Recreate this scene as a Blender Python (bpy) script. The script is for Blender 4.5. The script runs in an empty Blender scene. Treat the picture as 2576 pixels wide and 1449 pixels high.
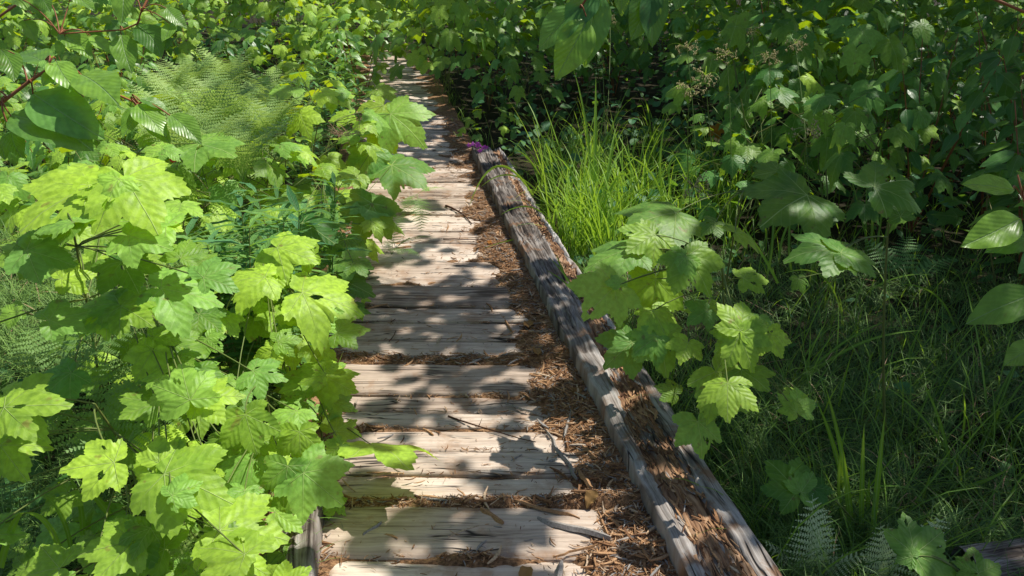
import bpy, math, random
from math import sin, cos, pi, radians, sqrt, atan2, tan
from mathutils import Vector, Matrix, noise

R = random.Random(7)
scene = bpy.context.scene
COL = scene.collection

# ------------------------------------------------------------------ camera
PW, PH, F = 2576.0, 1449.0, 1983.0
PITCH = radians(22.6); CAMH = 1.6
cam_d = bpy.data.cameras.new('camera'); cam = bpy.data.objects.new('camera', cam_d)
COL.objects.link(cam); scene.camera = cam
cam_d.sensor_width = 36; cam_d.lens = 36 * F / PW
cam_d.clip_start = 0.05; cam_d.clip_end = 2000
cam.location = (0, 0, CAMH); cam.rotation_euler = (pi / 2 - PITCH, 0, 0)
CAM = Vector((0, 0, CAMH)); SP, CP = sin(PITCH), cos(PITCH)

def ray(px, py):
    x = (px - PW / 2) / F; y = -(py - PH / 2) / F
    return Vector((x, y * SP + CP, y * CP - SP))
def at_z(px, py, z):
    r = ray(px, py); return CAM + r * ((z - CAMH) / r.z)
def at_d(px, py, zc):
    return CAM + ray(px, py) * zc
def at_plane(px, py, P, n):
    r = ray(px, py); d = r.dot(n)
    if abs(d) < 0.08: d = -0.08 if d < 0 else 0.08
    return CAM + r * ((P - CAM).dot(n) / d)
def proj(p):
    v = p - CAM; zc = v.y * CP - v.z * SP
    if zc < 0.05: return (-9999, -9999, zc)
    return (PW / 2 + F * v.x / zc, PH / 2 - F * (v.y * SP + v.z * CP) / zc, zc)

# ------------------------------------------------------------------ object helpers
def tag(o, label=None, cat=None, group=None, kind=None):
    if label: o['label'] = label
    if cat: o['category'] = cat
    if group: o['group'] = group
    if kind: o['kind'] = kind
    return o
def empty(name, loc):
    o = bpy.data.objects.new(name, None); COL.objects.link(o)
    o.location = loc; o.empty_display_size = 0.05
    return o

class MB:
    def __init__(s):
        s.v = []; s.f = []; s.uv = []; s.t = []
    def add(s, verts, faces, uvs, tint):
        b = len(s.v); s.v += verts; s.uv += uvs; s.t += [tint] * len(verts)
        s.f += [tuple(i + b for i in q) for q in faces]
    def mesh(s, name, mat, off=None, smooth=True):
        me = bpy.data.meshes.new(name)
        vs = [(p[0], p[1], p[2]) for p in s.v] if off is None else [(p[0] - off[0], p[1] - off[1], p[2] - off[2]) for p in s.v]
        me.from_pydata(vs, [], s.f)
        uvl = me.uv_layers.new(name='UVMap')
        li = [0] * len(me.loops); me.loops.foreach_get('vertex_index', li)
        flat = []
        uv = s.uv
        for i in li: flat += uv[i]
        uvl.data.foreach_set('uv', flat)
        a = me.attributes.new('tint', 'FLOAT', 'POINT'); a.data.foreach_set('value', s.t)
        me.materials.append(mat)
        me.polygons.foreach_set('use_smooth', [smooth] * len(me.polygons))
        me.update()
        return me
    def build(s, name, mat, parent=None, off=None, smooth=True):
        o = bpy.data.objects.new(name, s.mesh(name, mat, off, smooth)); COL.objects.link(o)
        if parent is not None: o.parent = parent
        return o

def frame(P, n, d):
    n = n.normalized(); y = (d - n * d.dot(n))
    y = y.normalized() if y.length > 1e-5 else Vector((0, 1, 0))
    x = y.cross(n)
    return P, x, y, n
def put(fr, p, s=1.0):
    P, x, y, n = fr
    return P + (x * p[0] + y * p[1] + n * p[2]) * s

def tube(mb, pts, r0, r1, n=5, tint=0.5):
    vs = []; uv = []; fs = []
    k = len(pts)
    for i, p in enumerate(pts):
        d = (pts[min(i + 1, k - 1)] - pts[max(i - 1, 0)])
        d = d.normalized() if d.length > 1e-7 else Vector((0, 0, 1))
        a = d.orthogonal().normalized(); b = d.cross(a)
        r = r0 + (r1 - r0) * i / max(1, k - 1)
        for j in range(n):
            t = 2 * pi * j / n
            vs.append(p + a * (r * cos(t)) + b * (r * sin(t))); uv.append((j / n, i / k))
    for i in range(k - 1):
        for j in range(n):
            fs.append((i * n + j, i * n + (j + 1) % n, (i + 1) * n + (j + 1) % n, (i + 1) * n + j))
    mb.add(vs, fs, uv, tint)
def curve_pts(a, b, sag=0.0, side=0.0, k=6):
    out = []
    d = b - a; s = Vector((d.y, -d.x, 0)); s = s.normalized() if s.length > 1e-5 else Vector((1, 0, 0))
    for i in range(k):
        t = i / (k - 1); out.append(a + d * t + Vector((0, 0, 1)) * (sag * 4 * t * (1 - t)) + s * (side * 4 * t * (1 - t)))
    return out

# ------------------------------------------------------------------ leaf geometry
def palm_leaf(mb, fr, L, rnd, seg=90, rings=5, tint=0.5, droop=0.25, fold=0.10, holes=0, deep=0.0):
    """broad five-lobed toothed leaf, junction at the frame origin, middle lobe along +y"""
    la = [0, 50 + rnd.uniform(-5, 5), 103 + rnd.uniform(-6, 6)]; ra = [-(50 + rnd.uniform(-5, 5)), -(103 + rnd.uniform(-6, 6))]
    angs = [radians(a) for a in [ra[1], ra[0], 0, la[1], la[2]]]
    lens = [0.66 * rnd.uniform(.88, 1.1), 0.92 * rnd.uniform(.92, 1.06), 1.0, 0.92 * rnd.uniform(.92, 1.06), 0.66 * rnd.uniform(.88, 1.1)]
    al = [radians(37 + rnd.uniform(-5, 6)) for _ in range(5)]
    lim = radians(163)
    ph = rnd.uniform(0, 6)
    dro = [droop * rnd.uniform(.4, 1.7) for _ in range(5)]
    w1, w2, w3 = rnd.uniform(0, 6), rnd.uniform(0, 6), rnd.uniform(0, 6)
    hl = [(rnd.uniform(-.5, .5), rnd.uniform(-.3, .75), rnd.uniform(.035, .085)) for _ in range(holes)]
    def outline(a):
        r = 0.30
        for c, l, h in zip(angs, lens, al):
            d = abs(a - c)
            if d < radians(75):
                q = l * sin(h) / sin(h + d)
                q2 = l * (1 - 0.54 * (d / radians(34)) ** 1.6)
                q = 0.55 * q + 0.45 * max(q2, 0.2)
                r = max(r, q)
        e = (lim - abs(a))
        if e < radians(22): r *= 0.45 + 0.55 * (e / radians(22)) ** .5
        return r
    vs = [put(fr, (0, 0, 0))]; uv = [(0, 0)]; fs = []; loc = [(0, 0)]
    teeth = seg / 6.0 if seg >= 70 else 0
    for i in range(seg + 1):
        a = -lim + 2 * lim * i / seg
        ro = outline(a)
        if teeth:
            ro *= 1 + 0.035 * (1 if i % 2 else -1) * (0.7 + 0.3 * sin(i * 2.1 + ph)) + 0.03 * (((i + 3) % 5) / 2.0 - 1)
        else:
            ro *= 1 + 0.05 * (1 if i % 2 else -1)
        k = min(range(5), key=lambda j: abs(a - angs[j]))
        dl = abs(a - angs[k])
        for j in range(1, rings + 1):
            t = j / rings; r = ro * t
            x = -r * sin(a); y = r * cos(a)
            pa = r * sin(min(dl, pi / 2)); pb = r * cos(dl)
            z = fold * pa * (1.0 - 0.3 * t) - dro[k] * r * r * (0.7 + .3 * t) + 0.035 * sin(5 * x + w1) * sin(4.5 * y + w2) * t + 0.018 * sin(13 * r + w3 + a * 5) * t * t
            z -= 0.10 * droop * abs(sin(a)) * r
            vs.append(put(fr, (x * L, y * L, z * L))); uv.append((pa, pb)); loc.append((x, y))
    for i in range(seg):
        b0 = 1 + i * rings; b1 = b0 + rings
        fs.append((0, b1, b0))
        for j in range(rings - 1):
            q = (b0 + j, b1 + j, b1 + j + 1, b0 + j + 1)
            if hl:
                cx = sum(loc[m][0] for m in q) / 4; cy = sum(loc[m][1] for m in q) / 4
                if any((cx - h[0]) ** 2 + (cy - h[1]) ** 2 < h[2] ** 2 for h in hl): continue
            fs.append(q)
    mb.add(vs, fs, uv, tint)

def oval_leaf(mb, fr, L, rnd, wid=0.30, rows=12, cols=6, tint=0.5, droop=0.35, fold=0.25, wave=0.02, pw=0.8):
    vs = []; uv = []; fs = []
    ph = rnd.uniform(0, 6); tw = rnd.uniform(-.25, .25); bend = rnd.uniform(-.08, .08)
    for i in range(rows + 1):
        t = i / rows
        w = wid * (max(0, sin(pi * t ** pw)) ** 0.85) * (1 - 0.15 * t)
        if i == rows: w = 0.0008
        if i == 0: w = 0.012
        cx = bend * sin(pi * t)
        for j in range(cols + 1):
            u = 2 * j / cols - 1
            x = u * w
            z = fold * abs(x) * (1 - .4 * abs(u)) - droop * t * t * 0.5 + wave * sin(t * 17 + ph + (1 if u > 0 else 0)) * abs(u) + tw * x * t
            vs.append(put(fr, ((x + cx) * L, t * L, z * L))); uv.append((abs(x), t))
    for i in range(rows):
        for j in range(cols):
            b = i * (cols + 1) + j
            fs.append((b, b + 1, b + cols + 2, b + cols + 1))
    mb.add(vs, fs, uv, tint)

def blade(mb, p, az, L, w, el0, el1, tint, segs=9, kink=None, side=0.0):
    """long grass blade with a folded midrib; el = elevation angle running from el0 to el1"""
    vs = []; uv = []; fs = []
    p = Vector(p); st = L / segs
    for i in range(segs + 1):
        t = i / segs
        el = el0 + (el1 - el0) * t ** 1.5
        if kink and t > kink[0]: el = kink[1]
        a = az + side * t
        d = Vector((sin(a) * cos(el), cos(a) * cos(el), sin(el)))
        sd = Vector((cos(a), -sin(a), 0)); nn = sd.cross(d)
        ww = w * (0.75 + 0.25 * min(1, t * 5)) * (1 - max(0, (t - .45) / .55) ** 1.6) + 0.0004
        vs += [p - sd * ww * .5, p - nn * ww * .16, p + sd * ww * .5]; uv += [(0, t), (0.5, t), (1, t)]
        p = p + d * st
    for i in range(segs):
        b = i * 3
        fs += [(b, b + 1, b + 4, b + 3), (b + 1, b + 2, b + 5, b + 4)]
    mb.add(vs, fs, uv, tint)

def frond(mb, P, az, L, rnd, el0=radians(65), el1=radians(-10), pairs=18, m=11, tint=.5, wid=.24, roll=0.0):
    p = Vector(P); pts = []
    n = pairs + 5; st = L / n; pu = None
    for i in range(n + 1):
        t = i / n; el = el0 + (el1 - el0) * t
        a = az + .15 * t
        d = Vector((sin(a) * cos(el), cos(a) * cos(el), sin(el)))
        pts.append((p.copy(), d)); p = p + d * st
    tube(mb, [q[0] for q in pts], L * .0065, L * .001, 4, tint * .6 + .3)
    for i in range(4, n + 1):
        P0, d = pts[i]; t = (i - 4) / (n - 4)
        sd = Vector((cos(az), -sin(az), 0)); nn = sd.cross(d).normalized()
        if roll: sd = (sd * cos(roll) + nn * sin(roll)).normalized(); nn = sd.cross(d).normalized()
        pl = L * wid * (min(1, .55 + t * 2.2)) * (1 - t) ** .72 * rnd.uniform(.9, 1.06) + L * .012
        for sg in (-1, 1):
            jit = rnd.uniform(-.08, .08)
            pd = (sd * sg + d * (.30 + jit) - nn * rnd.uniform(-.08, .12)).normalized()
            qd = pd.cross(nn).normalized()
            vs = []; uv = []; fs = []
            mm = max(4, int(m * (pl / (L * wid)) ** .7) + 1)
            pinw = min(pl * .17, L * .034, st * .50)
            base = P0 + d * (st * .5 * (sg * .2))
            # midrib strip
            e = base + pd * pl - nn * pl * .10
            for k in range(mm):
                u = (k + .4) / mm
                c = base + pd * (pl * u) - nn * (pl * .10 * u * u)
                w = pinw * (1 - u ** 1.4) + .0006
                hw = pl / mm * .34
                for s2 in (-1, 1):
                    tip = c + (qd * s2 + pd * .35).normalized() * w + nn * (-.15 * w)
                    b = len(vs)
                    vs += [c - pd * hw, c + pd * hw * 1.25, c + (qd * s2) * (w * .7) + pd * (hw * 1.3 + w * .2), tip + pd * hw * .2]
                    vs[-1] = tip - pd * hw * .1
                    uv += [(0, 0), (0, .2), (.1, .2), (.1, 0)]
                    fs.append((b, b + 1, b + 2, b + 3))
            b = len(vs)
            vs += [e, base - qd * pinw * .13, base + qd * pinw * .13]; uv += [(0, 1), (.05, 0), (.05, 0)]
            fs.append((b, b + 1, b + 2))
            mb.add(vs, fs, uv, tint + rnd.uniform(-.06, .06))

# ------------------------------------------------------------------ materials
class NT:
    def __init__(s, name):
        s.m = bpy.data.materials.new(name); s.m.use_nodes = True
        s.t = s.m.node_tree; s.t.nodes.clear()
        s.out = s.n('ShaderNodeOutputMaterial')
    def n(s, typ, **kw):
        nd = s.t.nodes.new(typ)
        for k, v in kw.items(): setattr(nd, k, v)
        return nd
    def l(s, a, b): s.t.links.new(a, b)
    def inp(s, sock, v):
        if isinstance(v, (int, float)): sock.default_value = v
        elif isinstance(v, (tuple, list)): sock.default_value = v if len(v) != 3 or sock.type == 'VECTOR' else (*v, 1)
        else: s.l(v, sock)
    def math(s, op, a, b=0.0, c=0.0, clamp=False):
        nd = s.n('ShaderNodeMath', operation=op, use_clamp=clamp)
        s.inp(nd.inputs[0], a); s.inp(nd.inputs[1], b); s.inp(nd.inputs[2], c)
        return nd.outputs[0]
    def mr(s, v, a, b, c=0.0, d=1.0, smooth=True):
        nd = s.n('ShaderNodeMapRange'); nd.interpolation_type = 'SMOOTHSTEP' if smooth else 'LINEAR'
        s.inp(nd.inputs[0], v)
        for i, q in enumerate((a, b, c, d)): nd.inputs[i + 1].default_value = q
        return nd.outputs[0]
    def mix(s, f, a, b, mode='MIX'):
        nd = s.n('ShaderNodeMix', data_type='RGBA', blend_type=mode)
        s.inp(nd.inputs[0], f); s.inp(nd.inputs[6], a); s.inp(nd.inputs[7], b)
        return nd.outputs[2]
    def noise(s, vec, scale, detail=4, rough=.55, dist=0.0):
        nd = s.n('ShaderNodeTexNoise'); s.l(vec, nd.inputs['Vector'])
        nd.inputs['Scale'].default_value = scale; nd.inputs['Detail'].default_value = detail
        nd.inputs['Roughness'].default_value = rough; nd.inputs['Distortion'].default_value = dist
        return nd.outputs[0]
    def mapv(s, vec, sc, loc=(0, 0, 0)):
        nd = s.n('ShaderNodeMapping'); s.l(vec, nd.inputs[0]); nd.inputs['Scale'].default_value = sc; nd.inputs['Location'].default_value = loc
        return nd.outputs[0]
    def ramp(s, v, stops):
        nd = s.n('ShaderNodeValToRGB'); s.l(v, nd.inputs[0]); e = nd.color_ramp.elements
        while len(e) < len(stops): e.new(0.5)
        for q, (p, c) in zip(e, stops): q.position = p; q.color = (*c, 1)
        return nd.outputs[0]
    def bump(s, h, strength, dist=0.002):
        nd = s.n('ShaderNodeBump'); s.l(h, nd.inputs['Height']); nd.inputs['Strength'].default_value = strength; nd.inputs['Distance'].default_value = dist
        return nd.outputs[0]

def leaf_material(name, dark, light, trans, vein, fq=9.0, slope=.9, rough=.42, spec=.35, tr=.42, vw=.011, spots=(.22, .12, .04), spot_amt=.5, under=1.35, bumpd=.0026):
    k = NT(name)
    uvn = k.n('ShaderNodeUVMap'); uvn.uv_map = 'UVMap'
    sep = k.n('ShaderNodeSeparateXYZ'); k.l(uvn.outputs[0], sep.inputs[0])
    a, b = sep.outputs[0], sep.outputs[1]
    geo = k.n('ShaderNodeNewGeometry'); tc = k.n('ShaderNodeTexCoord')
    at = k.n('ShaderNodeAttribute', attribute_name='tint')
    oi = k.n('ShaderNodeObjectInfo')
    pos = tc.outputs['Object']
    mv = k.mr(a, vw * .25, vw, 1, 0)
    ph = k.math('SUBTRACT', k.math('MULTIPLY', b, fq), k.math('MULTIPLY', k.math('POWER', a, .85), fq * slope))
    fr = k.math('ABSOLUTE', k.math('SUBTRACT', k.math('FRACT', ph), .5))
    sv = k.mr(fr, .0, .10, 1, 0)
    quilt = k.mr(fr, .0, .5, 0, 1)
    n1 = k.noise(pos, 9, 3); n2 = k.noise(pos, 60, 3)
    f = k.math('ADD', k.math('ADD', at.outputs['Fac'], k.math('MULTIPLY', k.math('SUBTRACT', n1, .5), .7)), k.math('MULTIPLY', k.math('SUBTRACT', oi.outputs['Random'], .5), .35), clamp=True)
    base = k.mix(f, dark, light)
    cool = k.math('MULTIPLY', k.mr(k.math('FRACT', k.math('MULTIPLY', k.math('ADD', at.outputs['Fac'], oi.outputs['Random']), 7.31)), .45, 1.0), .55)  # random cool hue, also standing in for sky sheen on leaf tops
    base = k.mix(cool, base, (light[0] * .40, light[1] * .66, light[2] * 1.7))
    base = k.mix(k.math('MULTIPLY', k.mr(n2, .35, .65), .38), base, (dark[0] * .7, dark[1] * .7, dark[2] * .7))
    vm = k.math('MAXIMUM', k.math('MULTIPLY', mv, .75), k.math('MULTIPLY', sv, .16))
    base = k.mix(vm, base, vein)
    sp = k.math('MULTIPLY', k.mr(k.noise(pos, 26, 2), .66, .74), spot_amt)
    base = k.mix(sp, base, spots)
    base = k.mix(geo.outputs['Backfacing'], base, k.mix(1.0, base, (under * 1.05, under, under * 1.25), 'MULTIPLY'))
    h = k.math('ADD', k.math('ADD', k.math('MULTIPLY', quilt, .35), k.math('MULTIPLY', n2, .5)), k.math('MULTIPLY', mv, -1.0))
    bm = k.bump(h, .8, bumpd)
    p = k.n('ShaderNodeBsdfPrincipled'); k.l(base, p.inputs['Base Color']); p.inputs['Roughness'].default_value = rough
    p.inputs['Specular IOR Level'].default_value = spec; k.l(bm, p.inputs['Normal'])
    t = k.n('ShaderNodeBsdfTranslucent'); tcol = k.mix(k.math('MULTIPLY', vm, .5), k.mix(f, (trans[0] * .6, trans[1] * .75, trans[2] * .7), trans), (trans[0] * .5, trans[1] * .55, trans[2] * .4))
    k.l(k.mix(sp, tcol, (.1, .05, .01)), t.inputs[0]); k.l(bm, t.inputs['Normal'])
    mx = k.n('ShaderNodeMixShader'); mx.inputs[0].default_value = tr
    k.l(p.outputs[0], mx.inputs[1]); k.l(t.outputs[0], mx.inputs[2]); k.l(mx.outputs[0], k.out.inputs[0])
    return k.m

def simple_plant(name, dark, light, trans=None, tr=.3, rough=.5, stripe=None, spec=.3):
    k = NT(name)
    at = k.n('ShaderNodeAttribute', attribute_name='tint'); tc = k.n('ShaderNodeTexCoord')
    n1 = k.noise(tc.outputs['Object'], 14, 3)
    f = k.math('ADD', at.outputs['Fac'], k.math('MULTIPLY', k.math('SUBTRACT', n1, .5), .5), clamp=True)
    base = k.mix(f, dark, light)
    if stripe:
        uvn = k.n('ShaderNodeUVMap'); uvn.uv_map = 'UVMap'
        sep = k.n('ShaderNodeSeparateXYZ'); k.l(uvn.outputs[0], sep.inputs[0])
        d = k.math('ABSOLUTE', k.math('SUBTRACT', sep.outputs[0], .5))
        base = k.mix(k.mr(d, .05, .16, .75, 0), base, stripe)
        base = k.mix(k.mr(sep.outputs[1], .82, 1.0, 0, .7), base, (.30, .24, .08))
    p = k.n('ShaderNodeBsdfPrincipled'); k.l(base, p.inputs['Base Color']); p.inputs['Roughness'].default_value = rough
    p.inputs['Specular IOR Level'].default_value = spec
    if trans:
        t = k.n('ShaderNodeBsdfTranslucent'); k.l(k.mix(f, (trans[0] * .6, trans[1] * .7, trans[2] * .7), trans), t.inputs[0])
        mx = k.n('ShaderNodeMixShader'); mx.inputs[0].default_value = tr
        k.l(p.outputs[0], mx.inputs[1]); k.l(t.outputs[0], mx.inputs[2]); k.l(mx.outputs[0], k.out.inputs[0])
    else: k.l(p.outputs[0], k.out.inputs[0])
    return k.m

M = {}
M['thimble'] = leaf_material('thimbleberry_leaf', (.035, .135, .022), (.45, .71, .055), (.80, .97, .02), (.48, .64, .18), fq=6, rough=.46, spec=.35, tr=.38)
M['dogwood'] = leaf_material('dogwood_leaf', (.030, .115, .030), (.33, .60, .07), (.58, .86, .03), (.30, .46, .20), fq=8, slope=1.5, rough=.33, spec=.5, tr=.35, vw=.012, spot_amt=.3, under=1.6, bumpd=.0012)
M['willow'] = leaf_material('willowherb_leaf', (.035, .14, .04), (.28, .54, .12), (.5, .8, .05), (.25, .4, .18), fq=12, slope=1.0, rough=.45, spec=.3, tr=.3, vw=.008, spot_amt=.2)
M['fern'] = simple_plant('fern_frond', (.12, .30, .08), (.46, .62, .20), (.6, .78, .16), .35)
M['palefern'] = simple_plant('pale_fern_frond', (.45, .58, .30), (.78, .88, .55), (.6, .75, .3), .3)
M['grass'] = simple_plant('sedge_blade', (.025, .12, .018), (.32, .56, .05), (.5, .75, .05), .4, .4, stripe=(.34, .50, .16))
M['horsetail'] = simple_plant('horsetail_branch', (.015, .07, .015), (.26, .44, .09), None)
M['stem'] = simple_plant('green_stem', (.12, .22, .04), (.22, .20, .07), None)
M['redstem'] = simple_plant('red_stem', (.30, .10, .05), (.40, .16, .06), None)
M['seed'] = simple_plant('seed_head', (.26, .21, .08), (.62, .54, .26), None)
M['drystalk'] = simple_plant('dry_stalk', (.34, .20, .12), (.55, .36, .22), None)
M['flower'] = simple_plant('purple_petal', (.36, .05, .42), (.62, .16, .66), (.6, .1, .6), .3)
M['berry'] = simple_plant('berry', (.55, .05, .05), (.75, .12, .10), None)
M['deadleaf'] = simple_plant('dead_leaf', (.20, .10, .035), (.42, .25, .09), (.4, .2, .05), .15, .8)
M['orangeleaf'] = simple_plant('orange_leaf', (.45, .16, .02), (.55, .30, .03), (.5, .2, .02), .3, .7)

def wood_material(name, stops, grain=(1.6, 34, 34), dark=(.035, .028, .024), stain=(.22, .11, .055), stain_amt=.5, coords='Object', bump=.9):
    k = NT(name)
    tc = k.n('ShaderNodeTexCoord'); at = k.n('ShaderNodeAttribute', attribute_name='tint'); oi = k.n('ShaderNodeObjectInfo')
    pos = tc.outputs[coords]
    cmb = k.n('ShaderNodeCombineXYZ'); k.l(k.math('MULTIPLY', oi.outputs['Random'], 37.0), cmb.inputs[0]); k.l(k.math('MULTIPLY', oi.outputs['Random'], 91.0), cmb.inputs[1])
    add = k.n('ShaderNodeVectorMath', operation='ADD'); k.l(pos, add.inputs[0]); k.l(cmb.outputs[0], add.inputs[1]); pos = add.outputs[0]
    # gentle waver so that the grain bends round knots
    wv = k.n('ShaderNodeTexNoise'); k.l(pos, wv.inputs['Vector']); wv.inputs['Scale'].default_value = 3.0; wv.inputs['Detail'].default_value = 1
    sub = k.n('ShaderNodeVectorMath', operation='MULTIPLY_ADD'); k.l(wv.outputs['Color'], sub.inputs[0]); sub.inputs[1].default_value = (.05, .05, .05); k.l(pos, sub.inputs[2]); pos = sub.outputs[0]
    g1 = k.noise(k.mapv(pos, grain), 1.0, 6, .62, .1)
    g2 = k.noise(k.mapv(pos, tuple(q * (3.0 if q > 9 else 1.6) for q in grain)), 1.0, 4, .6)
    g3 = k.noise(k.mapv(pos, tuple(q * .5 for q in grain), (5, 3, 1)), 1.0, 2, .5, .6)
    big = k.noise(pos, 4.5, 4, .6)
    v = k.math('ADD', k.math('ADD', k.math('MULTIPLY', g1, .40), k.math('MULTIPLY', g2, .42)), k.math('MULTIPLY', big, .26))
    v = k.math('ADD', v, k.math('MULTIPLY', k.math('SUBTRACT', at.outputs['Fac'], .5), .22))
    v = k.math('ADD', v, k.math('MULTIPLY', k.math('SUBTRACT', oi.outputs['Random'], .5), .17))
    c = k.ramp(v, stops)
    crack = k.math('MULTIPLY', k.mr(k.math('ABSOLUTE', k.math('SUBTRACT', g3, .5)), .0, .022, 1, 0), k.mr(k.noise(pos, 2.6, 2), .44, .54))
    fine = k.mr(g2, .57, .70, 0, .5)
    c = k.mix(k.math('MAXIMUM', crack, fine), c, dark)
    st = k.math('MULTIPLY', k.mr(k.noise(pos, 7, 5, .65), .52, .68), stain_amt)
    c = k.mix(st, c, stain)
    h = k.math('SUBTRACT', k.math('ADD', k.math('MULTIPLY', g1, .7), k.math('MULTIPLY', g2, .4)), k.math('MULTIPLY', crack, 1.2))
    p = k.n('ShaderNodeBsdfPrincipled'); k.l(c, p.inputs['Base Color']); p.inputs['Roughness'].default_value = .8
    p.inputs['Specular IOR Level'].default_value = .25
    k.l(k.bump(h, bump, .004), p.inputs['Normal']); k.l(p.outputs[0], k.out.inputs[0])
    return k.m
M['plank'] = wood_material('weathered_plank', [(.34, (.15, .105, .078)), (.43, (.42, .325, .255)), (.53, (.61, .49, .39)), (.68, (.84, .73, .615))], stain_amt=.6, stain=(.38, .22, .125))
M['beam'] = wood_material('weathered_beam', [(.39, (.035, .026, .022)), (.46, (.14, .115, .098)), (.54, (.34, .305, .275)), (.65, (.60, .57, .54))], grain=(40, 1.6, 30), stain=(.24, .135, .075), stain_amt=.85, coords='UV', bump=1.0)
M['rotten'] = wood_material('rotten_heartwood', [(.40, (.06, .030, .018)), (.47, (.22, .115, .062)), (.54, (.42, .25, .14)), (.64, (.66, .45, .29))], grain=(46, 3.2, 30), stain=(.10, .04, .02), stain_amt=.5, coords='UV', bump=1.0)

def chip_material():
    k = NT('wood_chip')
    at = k.n('ShaderNodeAttribute', attribute_name='tint')
    tc = k.n('ShaderNodeTexCoord')
    c = k.ramp(at.outputs['Fac'], [(0, (.045, .022, .013)), (.3, (.13, .060, .030)), (.55, (.30, .155, .075)), (.8, (.56, .33, .17)), (.93, (.66, .49, .33)), (1, (.36, .34, .32))])
    c = k.mix(k.mr(k.noise(tc.outputs['Object'], 160, 2), .35, .7, 0, .4), c, (.05, .03, .02))
    p = k.n('ShaderNodeBsdfPrincipled'); k.l(c, p.inputs['Base Color']); p.inputs['Roughness'].default_value = .85
    p.inputs['Specular IOR Level'].default_value = .2; k.l(p.outputs[0], k.out.inputs[0])
    return k.m
M['chip'] = chip_material()
def soil_material(name, stops, scale=30, detail=8, bump=1.0):
    k = NT(name); tc = k.n('ShaderNodeTexCoord'); pos = tc.outputs['Object']
    n = k.noise(pos, scale, detail, .7); b = k.noise(pos, 2.5, 4)
    fib = k.noise(k.mapv(pos, (14, 60, 30)), 1.0, 5, .7, 1.2)
    v = k.math('ADD', k.math('ADD', k.math('MULTIPLY', n, .45), k.math('MULTIPLY', b, .25)), k.math('MULTIPLY', fib, .3))
    c = k.ramp(v, stops)
    p = k.n('ShaderNodeBsdfPrincipled'); k.l(c, p.inputs['Base Color']); p.inputs['Roughness'].default_value = .9; p.inputs['Specular IOR Level'].default_value = .15
    k.l(k.bump(k.math('ADD', n, fib), bump, .008), p.inputs['Normal']); k.l(p.outputs[0], k.out.inputs[0])
    return k.m
M['duff'] = soil_material('rotten_wood_litter', [(.38, (.05, .028, .017)), (.46, (.17, .095, .052)), (.54, (.40, .225, .115)), (.64, (.66, .42, .24))], 55)
M['soil'] = soil_material('forest_soil', [(.35, (.010, .012, .006)), (.5, (.028, .024, .012)), (.6, (.05, .042, .02)), (.72, (.075, .085, .03))], 22)
def bark_material():
    k = NT('tree_bark'); tc = k.n('ShaderNodeTexCoord')
    n = k.noise(k.mapv(tc.outputs['Object'], (9, 9, 2)), 1.0, 6, .65)
    c = k.ramp(n, [(.3, (.05, .04, .035)), (.55, (.19, .17, .15)), (.75, (.32, .30, .27))])
    p = k.n('ShaderNodeBsdfPrincipled'); k.l(c, p.inputs['Base Color']); p.inputs['Roughness'].default_value = .85
    k.l(k.bump(n, 1.0, .02), p.inputs['Normal']); k.l(p.outputs[0], k.out.inputs[0]); return k.m
M['bark'] = bark_material()

# ------------------------------------------------------------------ light
SUN_EL, SUN_AZ = radians(60), radians(62)          # azimuth clockwise from +Y
S = Vector((sin(SUN_AZ) * cos(SUN_EL), cos(SUN_AZ) * cos(SUN_EL), sin(SUN_EL)))
sd_ = bpy.data.lights.new('sun', 'SUN'); sd_.energy = 5.0; sd_.angle = radians(.53); sd_.color = (1, .95, .86)
so = bpy.data.objects.new('sun', sd_); COL.objects.link(so); so.rotation_euler = S.to_track_quat('Z', 'Y').to_euler(); so.location = S * 30
w = bpy.data.worlds.new('World'); scene.world = w; w.use_nodes = True
nt = w.node_tree; bg = nt.nodes['Background']; sky = nt.nodes.new('ShaderNodeTexSky'); sky.sky_type = 'NISHITA'
sky.sun_disc = False; sky.sun_elevation = SUN_EL; sky.sun_rotation = SUN_AZ; sky.air_density = 1.0; sky.dust_density = 1.2
nt.links.new(sky.outputs[0], bg.inputs[0]); bg.inputs[1].default_value = .098
scene.view_settings.view_transform = 'Standard'; scene.view_settings.look = 'None'; scene.view_settings.exposure = 0
scene.render.engine = 'CYCLES'
scene.cycles.max_bounces = 7; scene.cycles.diffuse_bounces = 3; scene.cycles.transmission_bounces = 5; scene.cycles.glossy_bounces = 2
scene.cycles.sample_clamp_indirect = 4

# ------------------------------------------------------------------ setting: ground
def xr(Y): return .445 - .157 * (Y - 1.74) + .008 * sin(Y * 1.1)      # inner foot of the right beam
def xl(Y): return xr(Y) - 1.02
def fbm(x, y, z=0., o=4):
    return noise.fractal(Vector((x, y, z)), 1.0, 2.0, o, noise_basis='PERLIN_ORIGINAL')
def ground_z(x, y):
    c = (xr(y) + xl(y)) / 2
    d = max(0, abs(x - c) - .55)
    z = -.17 - .06 * min(1, d) + .05 * fbm(x * .8, y * .8) + .02 * fbm(x * 4, y * 4, 3)
    if y > 16 or abs(x) > 9: z += .10 * min(6, max(0, y - 16, abs(x) - 9)) * .4
    return z
def axis(lo, hi, step, far):
    a = []; v = lo
    while v <= hi: a.append(v); v += step
    b = list(a); g = step; v = a[-1]
    while v < far: g *= 1.5; v += g; b.append(v)
    g = step; v = lo
    while v > -far: g *= 1.5; v -= g; b.insert(0, v)
    return b
gx, gy = axis(-9, 9, .16, 400), axis(-2, 20, .16, 600)
mb = MB(); vs = [Vector((x, y, ground_z(x, y))) for y in gy for x in gx]; n = len(gx)
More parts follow.
